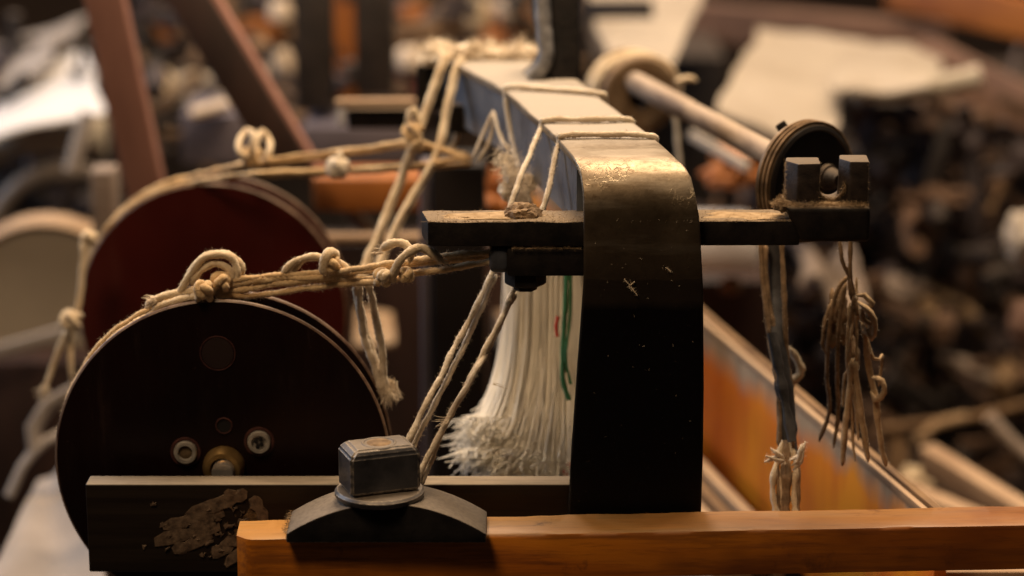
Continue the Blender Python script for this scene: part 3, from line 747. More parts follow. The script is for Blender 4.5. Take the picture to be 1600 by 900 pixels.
bm.faces.new(lv[0][::-1]); bm.faces.new(lv[2])
for k in range(2):
    for i in range(4): j = (i + 1) % 4; bm.faces.new((lv[k][i], lv[k][j], lv[k + 1][j], lv[k + 1][i]))
bmesh.ops.recalc_face_normals(bm, faces=bm.faces); bmesh.ops.bevel(bm, geom=bm.edges[:], offset=.0011, segments=3, affect='EDGES', clamp_overlap=True)
fin('square_nut', bm, 'nut', cl, ang=30)
fin('nut_collar', lathe([(.0092, -.0006), (.0086, .0002), (.0078, .0004), (.0072, .0000), (.0070, -.0006)], (cx, 1.1335, z1), (0, 0, 1), 40), 'nut', cl, ang=50)
fin('bolt_end', lathe([(0, .0004), (.0055, .0002), (.0070, -.0008), (.0070, -.0012)], (cx, 1.1335, z1 + .0002), (0, 0, 1), 32), 'dust_head', cl, ang=50)
fz = bmesh.new()
for _ in range(160): hair(fz, (x0 + random.uniform(-.001, .002), random.uniform(Yc, YB), zb + .005), (-1, random.gauss(0, .6), random.gauss(.3, .5)), random.uniform(.001, .0035), .0001)
fin('lint_fuzz', fz, 'lint_tan', cl, smooth=False, kind='stuff')

# ================================================================== CORDS
TOP = ZT + .0017
def wrap(yr, yl, xr_, xl_, tail, r):
    """over the beam from its right side, across the top and down the left side"""
    a = PZ(xr_, yr, TOP); b = PZ(xl_, yl, TOP)
    return [a + Vector((.0035, 0, -.022)), a + Vector((.003, 0, -.004)), a, a.lerp(b, .5) + Vector((0, .0006, .0002)), b, b + Vector((-.0026, -.0004, -.0042))] + tail
# over-beam cords, front to back
cA = wrap(211, 212, 1016, 880, [P(851, 318, 1.236), P(802, 455, 1.235), P(735, 590, 1.228), P(664, 722, 1.222), P(650, 765, 1.22)], .0016)
cA2 = [P(806, 455, 1.238), P(770, 530, 1.236), P(738, 590, 1.222), P(700, 655, 1.226), P(672, 722, 1.226), P(655, 765, 1.22)]
G1 = 'cords looped over the steel beam'
cord('beam_cord', [cA, cA2], .0015, 'cord_pale', 'cream cord over the beam nearest its bend, running down doubled behind the nut', 'cord', G1, FL=.0017,
     frayed=[(P(770, 600, 1.22), (1, 0, -.3), .008, 6), (P(700, 655, 1.22), (-1, 0, -.2), .01, 12)])
cB = wrap(186, 188, 979, 853, [P(806, 298, 1.262), P(768, 428, 1.25), P(705, 555, 1.238), P(640, 684, 1.225), P(622, 730, 1.22)], .0016)
cB2 = [P(775, 428, 1.253), P(718, 555, 1.242), P(652, 684, 1.23), P(634, 730, 1.225)]
cord('beam_cord', [cB, cB2], .0015, 'cord_pale', 'cream cord over the beam second from its bend, ending behind the nut corner', 'cord', G1, FL=.0017)
cC = wrap(146, 136, 937, 797, [P(800, 215, 1.385), P(820, 290, 1.36), P(835, 345, 1.35)], .0016)
cord('beam_cord', [cC], .0016, 'cord_pale', 'cream cord over the beam just before the gooseneck post, third from the bend', 'cord', G1, fuzz=1500)
for lab, pts in (('left one of two cords hanging off the far end of the beam', [(700, 84), (690, 98), (665, 165), (640, 235), (605, 330), (574, 400), (560, 440)]),
                 ('right one of two cords hanging off the far end of the beam', [(722, 90), (713, 103), (697, 165), (681, 238), (640, 312), (607, 375), (588, 420)])):
    cord('hanging_cord', [[P(x, y, 1.49 - i * .012) for i, (x, y) in enumerate(pts)], [P(x + 5, y + 1, 1.493 - i * .012) for i, (x, y) in enumerate(pts)]], .0017, 'cord', 'golden cream ' + lab, 'cord', 'cords off the far end of the beam', fuzz=900, step=.003)
# thin slack threads under the beam
cord('slack_thread', [[P(770, 175, 1.40), P(752, 215, 1.40), P(738, 250, 1.40)], [P(772, 175, 1.40), P(765, 220, 1.40), P(745, 255, 1.40)], [P(770, 172, 1.4), P(782, 215, 1.39), P(795, 235, 1.38)]], .0011, 'cord_pale', 'thin pale slack threads hanging in a fork beneath the beam', 'thread', fuzz=300, step=.003)
# front pair of tie cords, from the clamp to the black wheel
YC = YW + .009
def W(px, py, Y=YC): return PY(px, py, Y)
def arcpts(c, Rr, off, a0, a1, n=14): return [c + Vector((math.cos(R(a0 + (a1 - a0) * k / n)) * Rr, off, math.sin(R(a0 + (a1 - a0) * k / n)) * Rr)) for k in range(n + 1)]
tie = thing('tie_cord', 'upper golden cord tied from the clamp block to the top of the black wheel', 'cord', W(320, 437), 'cords tied from the clamp to the black wheel')
rimR = R1 - .0012
up1 = [W(785, 392, 1.176), W(765, 395, 1.179), W(700, 400, 1.186), W(640, 408, 1.192), W(560, 420, 1.199), W(520, 425), W(430, 431), W(345, 440), W(290, 452), W(245, 468)]
up1b = [W(785, 399, 1.177), W(765, 401, 1.18), W(640, 413, 1.194), W(520, 430), W(430, 436), W(345, 446)]
back_arc = arcpts(c1, rimR + .0006, .0145, 112, 196, 16)
cord('x', [up1[:-2] + [W(300, 452, YW + .012)] + back_arc, up1b], .00165, 'cord_gold', parent=tie, knots=[(W(345, 440, YC - .004), .0056, (1, -.4, .2)), (W(517, 412, YC - .003), .0050, (.2, -.3, 1))], FL=.002)
# loops above the knot
cord('x', [[W(280, 462), W(290, 438), W(300, 424), W(318, 404), W(341, 398), W(360, 403), W(369, 419), W(371, 433), W(352, 440)],
           [W(300, 446), W(312, 425), W(332, 412), W(352, 417), W(362, 432), W(350, 444)],
           [W(268, 470, YC + .002), W(286, 446, YC + .002), W(304, 416, YC + .003), W(326, 397, YC + .003), W(352, 396, YC + .003), W(374, 411, YC + .003), W(378, 430, YC + .002)]], .0019, 'cord', parent=tie)
cord('x', [[W(440, 428), W(462, 408), W(490, 401), W(515, 405), W(535, 412), W(545, 424)], [W(452, 426, YC + .003), W(476, 405, YC + .003), W(506, 402, YC + .003)]], .0019, 'cord', parent=tie)
cord('x', [[W(508, 430, YC - .004), W(506, 408, YC - .006), W(514, 394, YC - .004), W(524, 400), W(522, 428)]], .0026, 'cord', parent=tie)
cord('x', [[W(640, 410, 1.186), W(640, 392, 1.186), W(628, 380, 1.188), W(610, 381, 1.19), W(594, 392, 1.192)]], .0022, 'cord', parent=tie, frayed=[(W(594, 393, 1.19), (-1, -.2, -.2), .004, 40)])
tie2 = thing('tie_cord', 'lower pale double cord with a wrapped knot, resting on the black wheel rim', 'cord', W(320, 458), 'cords tied from the clamp to the black wheel')
lo1 = [W(785, 404, 1.172), W(768, 408, 1.174), W(700, 420, 1.182), W(640, 428, 1.188), W(600, 434, 1.194), W(530, 436), W(450, 441), W(380, 452), W(330, 456), W(280, 464), W(240, 478)]
lo2 = [W(640, 430, 1.186), W(600, 439, 1.192), W(530, 444), W(450, 455), W(390, 462), W(335, 462)]
lo3 = [W(560, 436), W(480, 434), W(420, 436), W(370, 444), W(330, 455)]
front_arc = arcpts(c1, rimR - .0006, .0052, 116, 166, 16)
cord('x', [lo1[:-1] + front_arc, lo2, lo3], .0017, 'cord_gold', parent=tie2, FL=.0017,
     knots=[(W(320, 457, YC - .006), .0062, (1, -.3, .1)), (W(318, 452, YC - .009), .0052, (.3, -.3, 1)), (W(597, 434, 1.187), .0050, (1, -.2, .1)), (W(635, 430, 1.184), .0040, (1, 0, .2))])
cord('x', [[W(592, 441, 1.184), W(594, 430, 1.182), W(600, 426, 1.183), W(606, 431, 1.184), W(608, 442, 1.186)], [W(600, 442, 1.183), W(603, 430, 1.181), W(609, 427, 1.183), W(614, 432, 1.184), W(616, 441, 1.186)]], .0021, 'cord', parent=tie2)
cord('x', [[W(612, 436, 1.182), W(622, 414, 1.180), W(634, 398, 1.180), W(652, 388, 1.181), W(670, 392, 1.182), W(684, 402, 1.182), W(692, 411, 1.181)]], .0022, 'cord', parent=tie2, frayed=[(W(690, 409, 1.18), (.8, -.2, -.6), .003, 40)])
cord('x', [[W(330, 455), W(300, 456), W(262, 462), W(238, 472), W(228, 482)], [W(322, 462, YC - .004), W(296, 466, YC - .004), W(262, 474, YC - .003), W(236, 488, YC - .002)]], .0022, 'cord', parent=tie2, frayed=[(W(240, 470, YC - .003), (-1, -.5, .1), .004, 60)])
cord('x', [[W(560, 440), W(562, 480, 1.22), W(570, 530, 1.225), W(588, 580, 1.225), W(598, 620, 1.225)], [W(574, 440), W(585, 480, 1.222), W(594, 530, 1.225), W(600, 580, 1.225), W(606, 618, 1.225)],
           [W(556, 444), W(566, 500, 1.23), W(584, 560, 1.23), W(602, 605, 1.23)]], .0020, 'cord_pale', parent=tie2,
     frayed=[(W(604, 606, 1.225), (.25, 0, -1), .009, 260), (W(609, 596, 1.228), (.15, 0, -1), .010, 160)])
# rear pair to the oxblood wheel
tie3 = thing('tie_cord', 'upper golden cord stretched to the oxblood wheel with looped bow knot', 'cord', P(400, 250, 1.5), 'cords stretched to the oxblood wheel')
q = arcpts(c2, R2 + .0004, .0255, 100, 168, 12)
cord('x', [[P(735, 250, 1.46), P(700, 238, 1.455), P(648, 222, 1.46), P(560, 233, 1.48), P(480, 243, 1.5), P(390, 254, 1.515)] + q, [P(735, 243, 1.47), P(650, 228, 1.465), P(560, 238, 1.485), P(400, 258, 1.515)]], .0016, 'cord_gold', parent=tie3, fuzz=700, step=.003,
     knots=[(P(395, 245, 1.50), .0075, (.2, 0, 1)), (P(646, 206, 1.45), .0075, (.2, 0, 1)), (P(648, 224, 1.45), .006, (1, 0, .1))])
cord('x', [[P(392, 250, 1.5), P(376, 240, 1.49), P(373, 220, 1.5), P(386, 204, 1.51), P(397, 212, 1.5), P(394, 230, 1.5), P(398, 248, 1.5)], [P(398, 248, 1.5), P(401, 218, 1.51), P(410, 206, 1.52), P(420, 220, 1.52), P(422, 238, 1.51), P(410, 252, 1.51)], [P(400, 246, 1.495), P(393, 225, 1.49), P(400, 212, 1.49)], [P(640, 215, 1.45), P(638, 185, 1.45), P(646, 170, 1.45), P(655, 190, 1.45), P(650, 215, 1.45)],
           [P(695, 245, 1.5), P(712, 215, 1.5), P(710, 175, 1.5), P(698, 150, 1.5)]], .0019, 'cord', parent=tie3, fuzz=700, step=.003)
tie4 = thing('tie_cord', 'lower cream cord stretched to the oxblood wheel with a small white knot', 'cord', P(530, 266, 1.48), 'cords stretched to the oxblood wheel')
q = arcpts(c2, R2 + .0006, .003, 98, 186, 12)
cord('x', [[P(740, 246, 1.45), P(700, 250, 1.45), P(660, 257, 1.455), P(530, 266, 1.48), P(400, 271, 1.49)] + q, [P(740, 256, 1.455), P(660, 262, 1.46), P(530, 270, 1.482), P(400, 275, 1.492)]], .0016, 'cord_gold', parent=tie4, fuzz=700, step=.003)
cord('x', [[P(527, 272, 1.47), P(524, 255, 1.47), P(532, 244, 1.47), P(540, 256, 1.47)]], .003, 'cord_pale', parent=tie4, fuzz=900, step=.003, knots=[(P(528, 262, 1.47), .0055, (.2, 0, 1))])
cord('x', [[P(130, 375, 1.5), P(128, 420, 1.5), P(124, 470, 1.5), P(112, 500, 1.5), P(95, 540, 1.5), P(70, 605, 1.5)], [P(138, 372, 1.5), P(127, 440, 1.5), P(118, 500, 1.5), P(110, 540, 1.5), P(112, 590, 1.5), P(118, 640, 1.52)]], .0018, 'cord', parent=tie4, fuzz=900, step=.003,
     knots=[(P(112, 500, 1.49), .0075, (.2, 0, 1)), (P(140, 372, 1.49), .005, (.2, 0, 1))], frayed=[(P(70, 603, 1.49), (-.2, 0, -1), .008, 160)])

# ================================================================== YARN HANK BEHIND THE STRAP
def hank(label, x0, x1, n, spread, seed):
    random.seed(seed); bm = bmesh.new(); NC = 30
    clumps = [(random.uniform(-9, 9), random.uniform(-34, 16), random.uniform(-10, 10), random.uniform(-.004, .004)) for _ in range(NC)]
    for i in range(n):
        ci = random.randrange(NC); u = min(1.02, max(-.03, (ci + .5) / NC + random.gauss(0, .05))); co, ce, cb_, cd_ = clumps[ci]
        dd = 1.36 + cd_ + random.gauss(0, .003)
        xt = x0 + (x1 - x0) * u; fl = (u - .66) * 128 * spread
        endy = 752 + ce * (1 - .5 * u) + random.gauss(0, 18) + max(0, u - .35) * 70 - max(0, (.40 - u)) * 190; pts = []
        own = random.gauss(0, 7)
        for y, k in ((405, 0), (470, .02), (540, .10), (600, .26), (650, .50), (700, .78), (760, 1.0), (810, 1.1)):
            if y > endy and pts and pts[-1][1] >= endy: continue
            y = min(y, endy); kk = k ** 1.15
            pts.append((xt + fl * kk + co * 1.6 * kk + own * (.3 + kk) + cb_ * math.sin(y * .022 + ci) * .35 * (.2 + kk) + random.uniform(-1.2, 1.2), y, dd - .035 * kk))
        x_, y_, d_ = pts[-1]; pts.append((x_ + random.gauss(-9, 10) * (1.2 - u), y_ + random.uniform(0, 13), d_ - random.uniform(0, .006)))
        tube(bm, smooth_path([P(*q) for q in pts], .008), random.uniform(.00022, .0005), 3, cap=False, taper=lambda t: 1 if t < .9 else 1 - (t - .9) * 5)
    for _ in range(0):
        x = random.uniform(695, 900); hair(bm, P(x, 690 + random.uniform(-60, 50), 1.33), (random.gauss(-.4, .7), -.2, random.gauss(-.5, .5)), random.uniform(.004, .011), .00012, .4)
    return bm
hk = thing('yarn_hank', 'thick hank of undyed white yarn fraying out at the bottom beside the strap', 'yarn', P(800, 740, 1.34))
fin('yarn_strands', hank('', 797, 930, 3600, 1.0, 5), 'yarn', hk, kind='stuff', ang=80)
random.seed(11)
bm = bmesh.new(); tube(bm, smooth_path([P(886, 420, 1.325), P(883, 480, 1.325), P(880, 540, 1.325), P(879, 590, 1.32), P(889, 625, 1.32)], .004), .0014, 6, wob=.3)
tube(bm, smooth_path([P(892, 420, 1.325), P(890, 500, 1.325), P(884, 560, 1.322), P(892, 600, 1.32)], .004), .0009, 6, wob=.3)
fin('green_thread', bm, 'yarn_green', hk, ang=80)
for pts in ([(872, 494), (869, 510), (871, 526)], [(886, 722), (892, 730), (897, 742)], [(880, 735), (888, 744)]):
    bm = bmesh.new(); tube(bm, smooth_path([P(x, y, 1.322) for x, y in pts], .002), .0012, 6, wob=.4); fin('red_thread', bm, 'yarn_red', hk, ang=80)

# ================================================================== ROLLER ROD, ITS DISC AND ITS SPOOL
rr = thing('roller_rod', 'worn grey roller rod with a black end disc behind the fork', 'roller', P(1262, 290, 1.33))
pA = P(1262, 272, 1.30); pB = P(960, 112, 1.66); ax = (pB - pA).normalized(); L = (pB - pA).length
fin('rod', lathe([(0, 0), (.0066, 0), (.0066, .035), (.0060, .037), (.0068, .06), (.0068, .20), (.0062, .202), (.0062, .21), (.0072, .212), (.0072, L - .01), (0, L)], pA, ax, 28), 'rod', rr, ang=40)
dax = Vector((-.62, .78, .0)); Rd = S(90, 1.31); dc = P(1270, 286, 1.305)
fin('end_disc', lathe([(0, 0), (Rd - .003, 0), (Rd - .002, -.001), (Rd, .0), (Rd, .012), (Rd - .002, .013), (0, .013)], dc, dax, 80), [MAT('black_disc_with_bronze_rim', (.008, .006, .005), (.016, .012, .010), 60, .35)], rr, ang=40)
fin('disc_rim', lathe([(Rd + .0002, .001), (Rd + .0012, .002), (Rd + .0012, .011), (Rd + .0002, .012)], dc, dax, 80), MAT('bronze_rim', (.07, .042, .022), (.20, .13, .07), 60, .4, .4), rr, ang=40)
fin('axle_nut', lathe([(.0, -.009), (.003, -.009), (.0055, -.006), (.0062, -.0035), (.0075, -.0032), (.0075, 0)], dc + Vector((.007, 0, .003)), dax, 20), 'fork', rr, ang=40)
bm = bmesh.new(); 
for (x0_, y0_, x1_, y1_) in ((1218, 192, 1236, 218), (1246, 214, 1272, 201)):
    b_ = beam(P(x0_, y0_, 1.31), P(x1_, y1_, 1.31), .006, .008, .001); me_ = bpy.data.meshes.new('t'); b_.to_mesh(me_); b_.free(); bm.from_mesh(me_)
fin('key', bm, 'iron', rr)
bm = bmesh.new()
for k in range(9):
    th0 = R(40 + k * 4); cc = dc + dax.normalized() * (.002 + k * .001)
    a_, b_ = frame(dax)
    pts = [cc + (a_ * math.cos(t) + b_ * math.sin(t)) * (Rd + .0018) for t in [math.pi * 2 * j / 60 for j in range(61)]]
    if k % 3 == 0: tube(bm, pts, .0007, 6, cap=False)
fin('wound_thread', bm, 'cord_dark', rr, ang=80)
sp_ = P(1000, 148, 1.62)
spl = thing('flanged_spool', 'brown flanged spool with cord wound round the far end of the roller rod', 'spool', sp_)
sax = ax
fin('flange', lathe([(.009, -.002), (.018, -.003), (.024, -.004), (.0265, -.002), (.0265, .001), (.024, .003), (.010, .003)], sp_, sax, 48), MAT('spool_brown', (.14, .085, .045), (.28, .19, .11), 60, .6), spl, ang=60)
fin('barrel', lathe([(.016, .003), (.016, .035)], sp_, sax, 32), 'wood_dark', spl)
fin('flange', lathe([(.009, .035), (.024, .034), (.0265, .037), (.024, .041), (.009, .041)], sp_, sax, 48), 'brown', spl, ang=60)
bm = bmesh.new(); a_, b_ = frame(sax)
for k in range(5):
    ph = random.uniform(0, 3); pts = [sp_ + sax * (.006 + k * .005) + (a_ * math.cos(t) + b_ * math.sin(t)) * (.0275 + .002 * math.sin(2 * t + ph)) for t in [math.pi * 2 * j / 40 for j in range(41)]]
    tube(bm, pts, .0020, 6, cap=False, wob=.3)
fin('wound_cord', bm, 'cord', spl, ang=80)
cord('spool_end_cord', [[P(1055, 130, 1.58), P(1075, 122, 1.58), P(1090, 126, 1.58)]], .0022, 'cord', 'short frayed cord end sticking out right of the far spool', 'cord', fuzz=800, step=.003)
cord('spool_end_cord', [[P(1055, 170, 1.6), P(1058, 220, 1.6), P(1062, 270, 1.6), P(1060, 330, 1.6)]], .0016, 'cord_pale', 'thin cord hanging straight down from the far spool', 'cord', fuzz=800, step=.003)

# ================================================================== HANGING STRAP AND CORD BUNCH AT THE RIGHT
hs = thing('leather_tether', 'black leather tether hanging from the fork disc with frayed pale ends', 'strap', P(1225, 790, 1.27))
bm = bmesh.new(); tube(bm, smooth_path([P(1213, 372, 1.29), P(1213, 450, 1.29), P(1216, 540, 1.28), P(1228, 630, 1.275), P(1234, 710, 1.27)], .004), .0046, 10, flat=.4, wob=.3)
fin('leather_band', bm, 'leather', hs, ang=80)
cord('x', [[P(1188, 372, 1.285), P(1192, 440, 1.285), P(1204, 540, 1.28), P(1222, 620, 1.27), P(1240, 700, 1.265)], [P(1222, 372, 1.28), P(1226, 470, 1.28), P(1230, 560, 1.28), P(1240, 640, 1.28)], [P(1196, 380, 1.285), P(1200, 460, 1.285), P(1216, 560, 1.28), P(1218, 700, 1.27)]], .0014, 'cord_dark', parent=hs, fuzz=900, step=.003)
bm = bmesh.new(); tube(bm, smooth_path([P(1206, 520, 1.27), P(1222, 600, 1.265), P(1238, 690, 1.26)], .004), .0028, 8, wob=.4, flat=.6); fin('worn_band', bm, 'leather', hs, ang=80)
for k in range(9):
    x = 1208 + k * 5.5; bm = bmesh.new()
    x += random.uniform(-4, 4); tube(bm, smooth_path([P(1228 + (x - 1228) * .3, 688, 1.268), P(x, 730, 1.262), P(x + random.uniform(-4, 4), 770, 1.26), P(x + random.uniform(-6, 6), 812, 1.258)], .003), random.uniform(.0009, .0019), 6, wob=.8, taper=lambda t: min(1, .3 + t * 4))
    fin('tassel_strand', bm, 'cord_dark' if k % 3 else 'cord', hs, ang=80)
cord('x', [[P(1232, 720, 1.255), P(1248, 712, 1.252), P(1258, 690, 1.25)], [P(1238, 735, 1.255), P(1252, 720, 1.252), P(1256, 705, 1.25)], [P(1236, 728, 1.255), P(1246, 722, 1.252), P(1252, 694, 1.25)], [P(1222, 712, 1.257), P(1208, 716, 1.255), P(1194, 722, 1.253)], [P(1226, 722, 1.257), P(1212, 718, 1.254), P(1197, 712, 1.253)], [P(1226, 716, 1.257), P(1213, 708, 1.254), P(1204, 700, 1.253)]], .0011, 'cord_pale', parent=hs, fuzz=9000, step=.003)
cord('frayed_cord', [[P(1230, 540, 1.30), P(1245, 560, 1.30), P(1250, 585, 1.30), P(1236, 600, 1.3), P(1234, 640, 1.30)], [P(1236, 545, 1.3), P(1252, 575, 1.30), P(1258, 580, 1.30)]], .0021, 'cord', 'frayed tan cord loop beside the black leather tether', 'cord', fuzz=3000, step=.003)
bn = thing('cord_bunch', 'bunch of oily knotted cords hanging under the fork block at the right', 'cord', P(1335, 730, 1.28))
cord('x', [[P(1309, 338, 1.262), P(1316, 405, 1.265), P(1326, 430, 1.27), P(1330, 470, 1.275)], [P(1330, 338, 1.262), P(1328, 410, 1.265), P(1332, 450, 1.27), P(1342, 500, 1.27)],
           [P(1326, 430, 1.272), P(1306, 460, 1.275), P(1296, 520, 1.28), P(1292, 590, 1.285), P(1296, 640, 1.29), P(1280, 690, 1.29)],
           [P(1322, 440, 1.272), P(1312, 500, 1.275), P(1308, 580, 1.28), P(1310, 640, 1.29), P(1302, 700, 1.29)],
           [P(1300, 470, 1.28), P(1290, 500, 1.28), P(1285, 540, 1.28), P(1292, 556, 1.28)],
           [P(1334, 460, 1.27), P(1328, 540, 1.272), P(1332, 600, 1.275), P(1334, 660, 1.28)]], .0011, 'cord_dark', parent=bn, fuzz=1500, step=.003)
for pts in ([(1313, 440), (1316, 490), (1318, 540)], [(1300, 450), (1304, 500), (1300, 545)], [(1330, 520), (1336, 560), (1330, 595)]):
    bm = bmesh.new(); tube(bm, smooth_path([P(x, y, 1.282) for x, y in pts], .003), .0026, 8, flat=.5, wob=1.1, taper=lambda t: .15 + 1.0 * math.sin(math.pi * t) ** .6); fin('tangle', bm, 'cord_dark', bn, ang=80)
random.seed(77)
ex = []
for k in range(4):
    x0_ = random.uniform(1312, 1345); x1_ = random.uniform(1282, 1388); y1_ = random.uniform(600, 745); m_ = random.uniform(-16, 16)
    ex.append([P(x0_, random.uniform(425, 500), 1.272), P((x0_ + x1_) / 2 + m_, 560, 1.27), P(x1_ + m_ * .4, y1_ - 50, 1.275), P(x1_, y1_, 1.278)])
cord('x', ex, .0008, 'cord_brown', parent=bn, fuzz=1500, step=.003)
cord('x', [[P(1330, 560, 1.27), P(1326, 620, 1.272), P(1320, 680, 1.275), P(1316, 728, 1.278)], [P(1336, 560, 1.27), P(1342, 630, 1.272), P(1350, 680, 1.275), P(1356, 722, 1.278)],
           [P(1348, 500, 1.265), P(1356, 560, 1.27), P(1368, 620, 1.272), P(1374, 680, 1.275), P(1384, 730, 1.28)],
           [P(1336, 462, 1.265), P(1350, 462, 1.263), P(1362, 474, 1.262), P(1356, 486, 1.262), P(1344, 484, 1.262), P(1348, 500, 1.262), P(1362, 508, 1.262), P(1358, 522, 1.262), P(1346, 520, 1.262)],
           [P(1340, 470, 1.262), P(1352, 480, 1.26), P(1366, 500, 1.26), P(1362, 530, 1.262), P(1350, 510, 1.262)],
           [P(1362, 590, 1.268), P(1378, 596, 1.265), P(1382, 614, 1.265), P(1368, 626, 1.268), P(1360, 612, 1.27)]], .0016, 'cord_brown', parent=bn, fuzz=2500, lobes=3, step=.003)

# ================================================================== WOODEN SLEY BOARD AND ITS RAILS
zS = PY(1440, 790, 1.2).z
pa = PZ(1440, 790, zS); pb = PZ(1100, 500, zS); ds = (pb - pa).normalized()
near = pa - ds * .02; far = pb + ds * .55; rt = Vector((-ds.y, ds.x, 0)) * -1
if rt.x < 0: rt = -rt
sy = thing('sley_board', 'weathered grey board turning orange towards its foot, leading away at the right of the strap', 'board', near - Vector((0, 0, .095)))
def prism(p, q, wr_, z0, z1, off=0, bev=.0008):
    a = p + rt * off; b = q + rt * off; c = b + rt * wr_; d = a + rt * wr_
    return hexa([Vector((v.x, v.y, z0)) for v in (a, b, c, d)] + [Vector((v.x, v.y, z1)) for v in (a, b, c, d)], bev)
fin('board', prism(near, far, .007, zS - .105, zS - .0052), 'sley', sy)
fin('cap_strip', prism(near, far, .0035, zS - .005, zS, -.0015), 'wood_pale', sy)
fin('cap_strip', prism(near, far, .0045, zS - .005, zS + .0015, .0032), 'branch', sy)
pr = PZ(1185, 806, .835)
sr = thing('sley_rail', 'pair of pale narrow rails running back at the foot of the grey and orange board', 'rail', pr)
for off, wd, dz, mt in ((-.008, .008, 0, 'wood_pale'), (-.018, .008, -.004, 'branch'), (-.046, .026, -.008, 'wood_pale')):
    fin('rail_strip', prism(pr - ds * .05, pr + ds * .6, wd, .80, .835 + dz, off), mt, sr)

# ================================================================== BLURRED WORKSHOP BEHIND: helpers
def bg_beam(name, label, cat, p, q, wpx, mat, tpx=None, group=None, parent=None, bev=.002):
    a = P(*p); b = P(*q); d = (p[2] + q[2]) / 2
    return fin(name, beam(a, b, S(wpx, d), S(tpx or wpx * .8, d), bev), mat, parent, label=label, cat=cat, group=group)
def bg_box(name, label, cat, x0, y0, x1, y1, d, depth, mat, parent=None, group=None, bev=.003):
    a = P(x0, y0, d); b = P(x1, y1, d); 
    return fin(name, box((a.x, a.y, min(b.z, a.z)), (b.x, a.y + depth, max(a.z, b.z)), bev), mat, parent, label=label, cat=cat, group=group)
def bg_tube(name, label, cat, pts, wpx, mat, parent=None, group=None, wob=.25, flat=1):
    bm = bmesh.new(); tube(bm, smooth_path([P(*p) for p in pts], .012), S(wpx / 2, pts[0][2]), 12, wob=wob, flat=flat)
    return fin(name, bm, mat, parent, label=label, cat=cat, group=group, ang=80)
def bg_lump(name, label, cat, x, y, d, rx, ry, mat, group=None, amp=.35, parent=None):
    bm = bmesh.new(); lump(bm, P(x, y, d), S(1, d), (rx, (rx + ry) / 2, ry), amp, 1.9, 4)
    return fin(name, bm, mat, parent, label=label, cat=cat, group=group, ang=80)
def bg_bobbin(label, x, y, d, r, h, mat, group='yarn bobbins on the far rack'):
    t = thing('bobbin', label, 'bobbin', P(x, y + h / 2, d), group); s = S(1, d); o = P(x, y + h / 2, d)
    fin('yarn_winding', lathe([(r * .55 * s, 0), (r * .95 * s, h * .12 * s), (r * s, h * .4 * s), (r * .85 * s, h * .8 * s), (r * .5 * s, h * s), (0, h * s)], o, (0, 0, 1), 24), mat, t, ang=60)
    fin('spindle', lathe([(r * .25 * s, -h * .3 * s), (r * .25 * s, h * 1.25 * s), (0, h * 1.25 * s)], o, (0, 0, 1), 10), 'wood_dark', t)

# ---- slanted timbers
bg_beam('slanted_timber', 'reddish-brown timber slanting down from the top left to the oxblood wheel', 'beam', (152, -60, 1.70), (252, 400, 1.78), 60, 'wood_red', 40)
t = thing('slanted_timber', 'dark steep timber with a worn reddish edge, right of the reddish-brown one', 'beam', P(470, 250, 1.75))
bg_beam('timber', None, None, (262, -60, 1.74), (462, 265, 1.76), 62, 'wood_dark', 40, parent=t)
bg_beam('worn_edge', None, None, (302, -60, 1.742), (494, 262, 1.762), 15, 'wood_red', 34, parent=t)

# ---- left side
cloth('cloth', 'cloth_white', [P(-40, 225, 2.05), P(160, 172, 2.05), P(134, 62, 2.5), P(10, 138, 2.45)], 'bright white cloth behind the reddish-brown timber', 'cloth', amp=.008)
cloth('cloth', 'cloth_grey', [P(-40, 178, 2.3), P(60, 110, 2.3), P(132, 22, 2.6), P(-10, 82, 2.6)], 'pinkish grey cloth rising above the white cloth at the upper left', 'cloth', amp=.014)
bg_tube('canvas_roll', 'brown canvas roll lying under the white cloth at the left edge', 'roll', [(-40, 238, 2.2), (50, 212, 2.2), (165, 214, 2.2)], 62, 'drum')
bg_tube('curved_pipe', 'violet-grey curved pipe arching above the pale canvas drum', 'pipe', [(-30, 370, 2.1), (10, 310, 2.1), (62, 272, 2.1), (145, 268, 2.1)], 30, 'cloth_grey')
bg_tube('grey_rod', 'short grey rod leaning beneath the brown canvas roll', 'rod', [(138, 176, 2.0), (124, 222, 2.0), (110, 268, 2.0)], 24, 'cloth_grey')
bg_box('pale_post', 'short pale post peeping out left of the oxblood wheel rim', 'post', 139, 268, 176, 380, 1.8, .03, 'rag_grey')
dr = thing('canvas_drum', 'large grey-beige drum with pale rim at the left edge', 'drum', P(85, 600, 2.0)); o = P(80, 478, 2.0); s = S(1, 2.0)
fin('drum_face', lathe([(0, 0), (128 * s, -.004), (130 * s, .0)], o, (0, 1, .1), 80), 'drum', dr, ang=30)
fin('drum_rim', lathe([(130 * s, -.004), (140 * s, -.010), (146 * s, -.006), (146 * s, .012), (140 * s, .014)], o, (0, 1, .1), 80), 'wood_pale', dr, ang=60)
bg_beam('pale_rail', 'pale rail crossing in front of the grey-beige drum', 'rail', (-40, 560, 1.93), (150, 506, 1.93), 22, 'cloth_grey', 16)
bg_box('dark_cabinet', 'dark brown machine cabinet below the pale rail at the left edge', 'cabinet', -60, 566, 170, 1000, 1.96, .12, 'wood_dark')
bg_tube('rag_strip', 'grey rag strip curling beside the black wheel, upper of two', 'rag', [(56, 705, 1.7), (52, 668, 1.7), (76, 632, 1.7), (128, 604, 1.7)], 24, 'cloth_grey', group='grey rag strips by the black wheel', flat=.6)
bg_tube('rag_strip', 'grey rag strip curling beside the black wheel, lower of two', 'rag', [(14, 775, 1.7), (34, 730, 1.7), (70, 690, 1.7), (120, 668, 1.7)], 22, 'cloth_grey', group='grey rag strips by the black wheel', flat=.6)
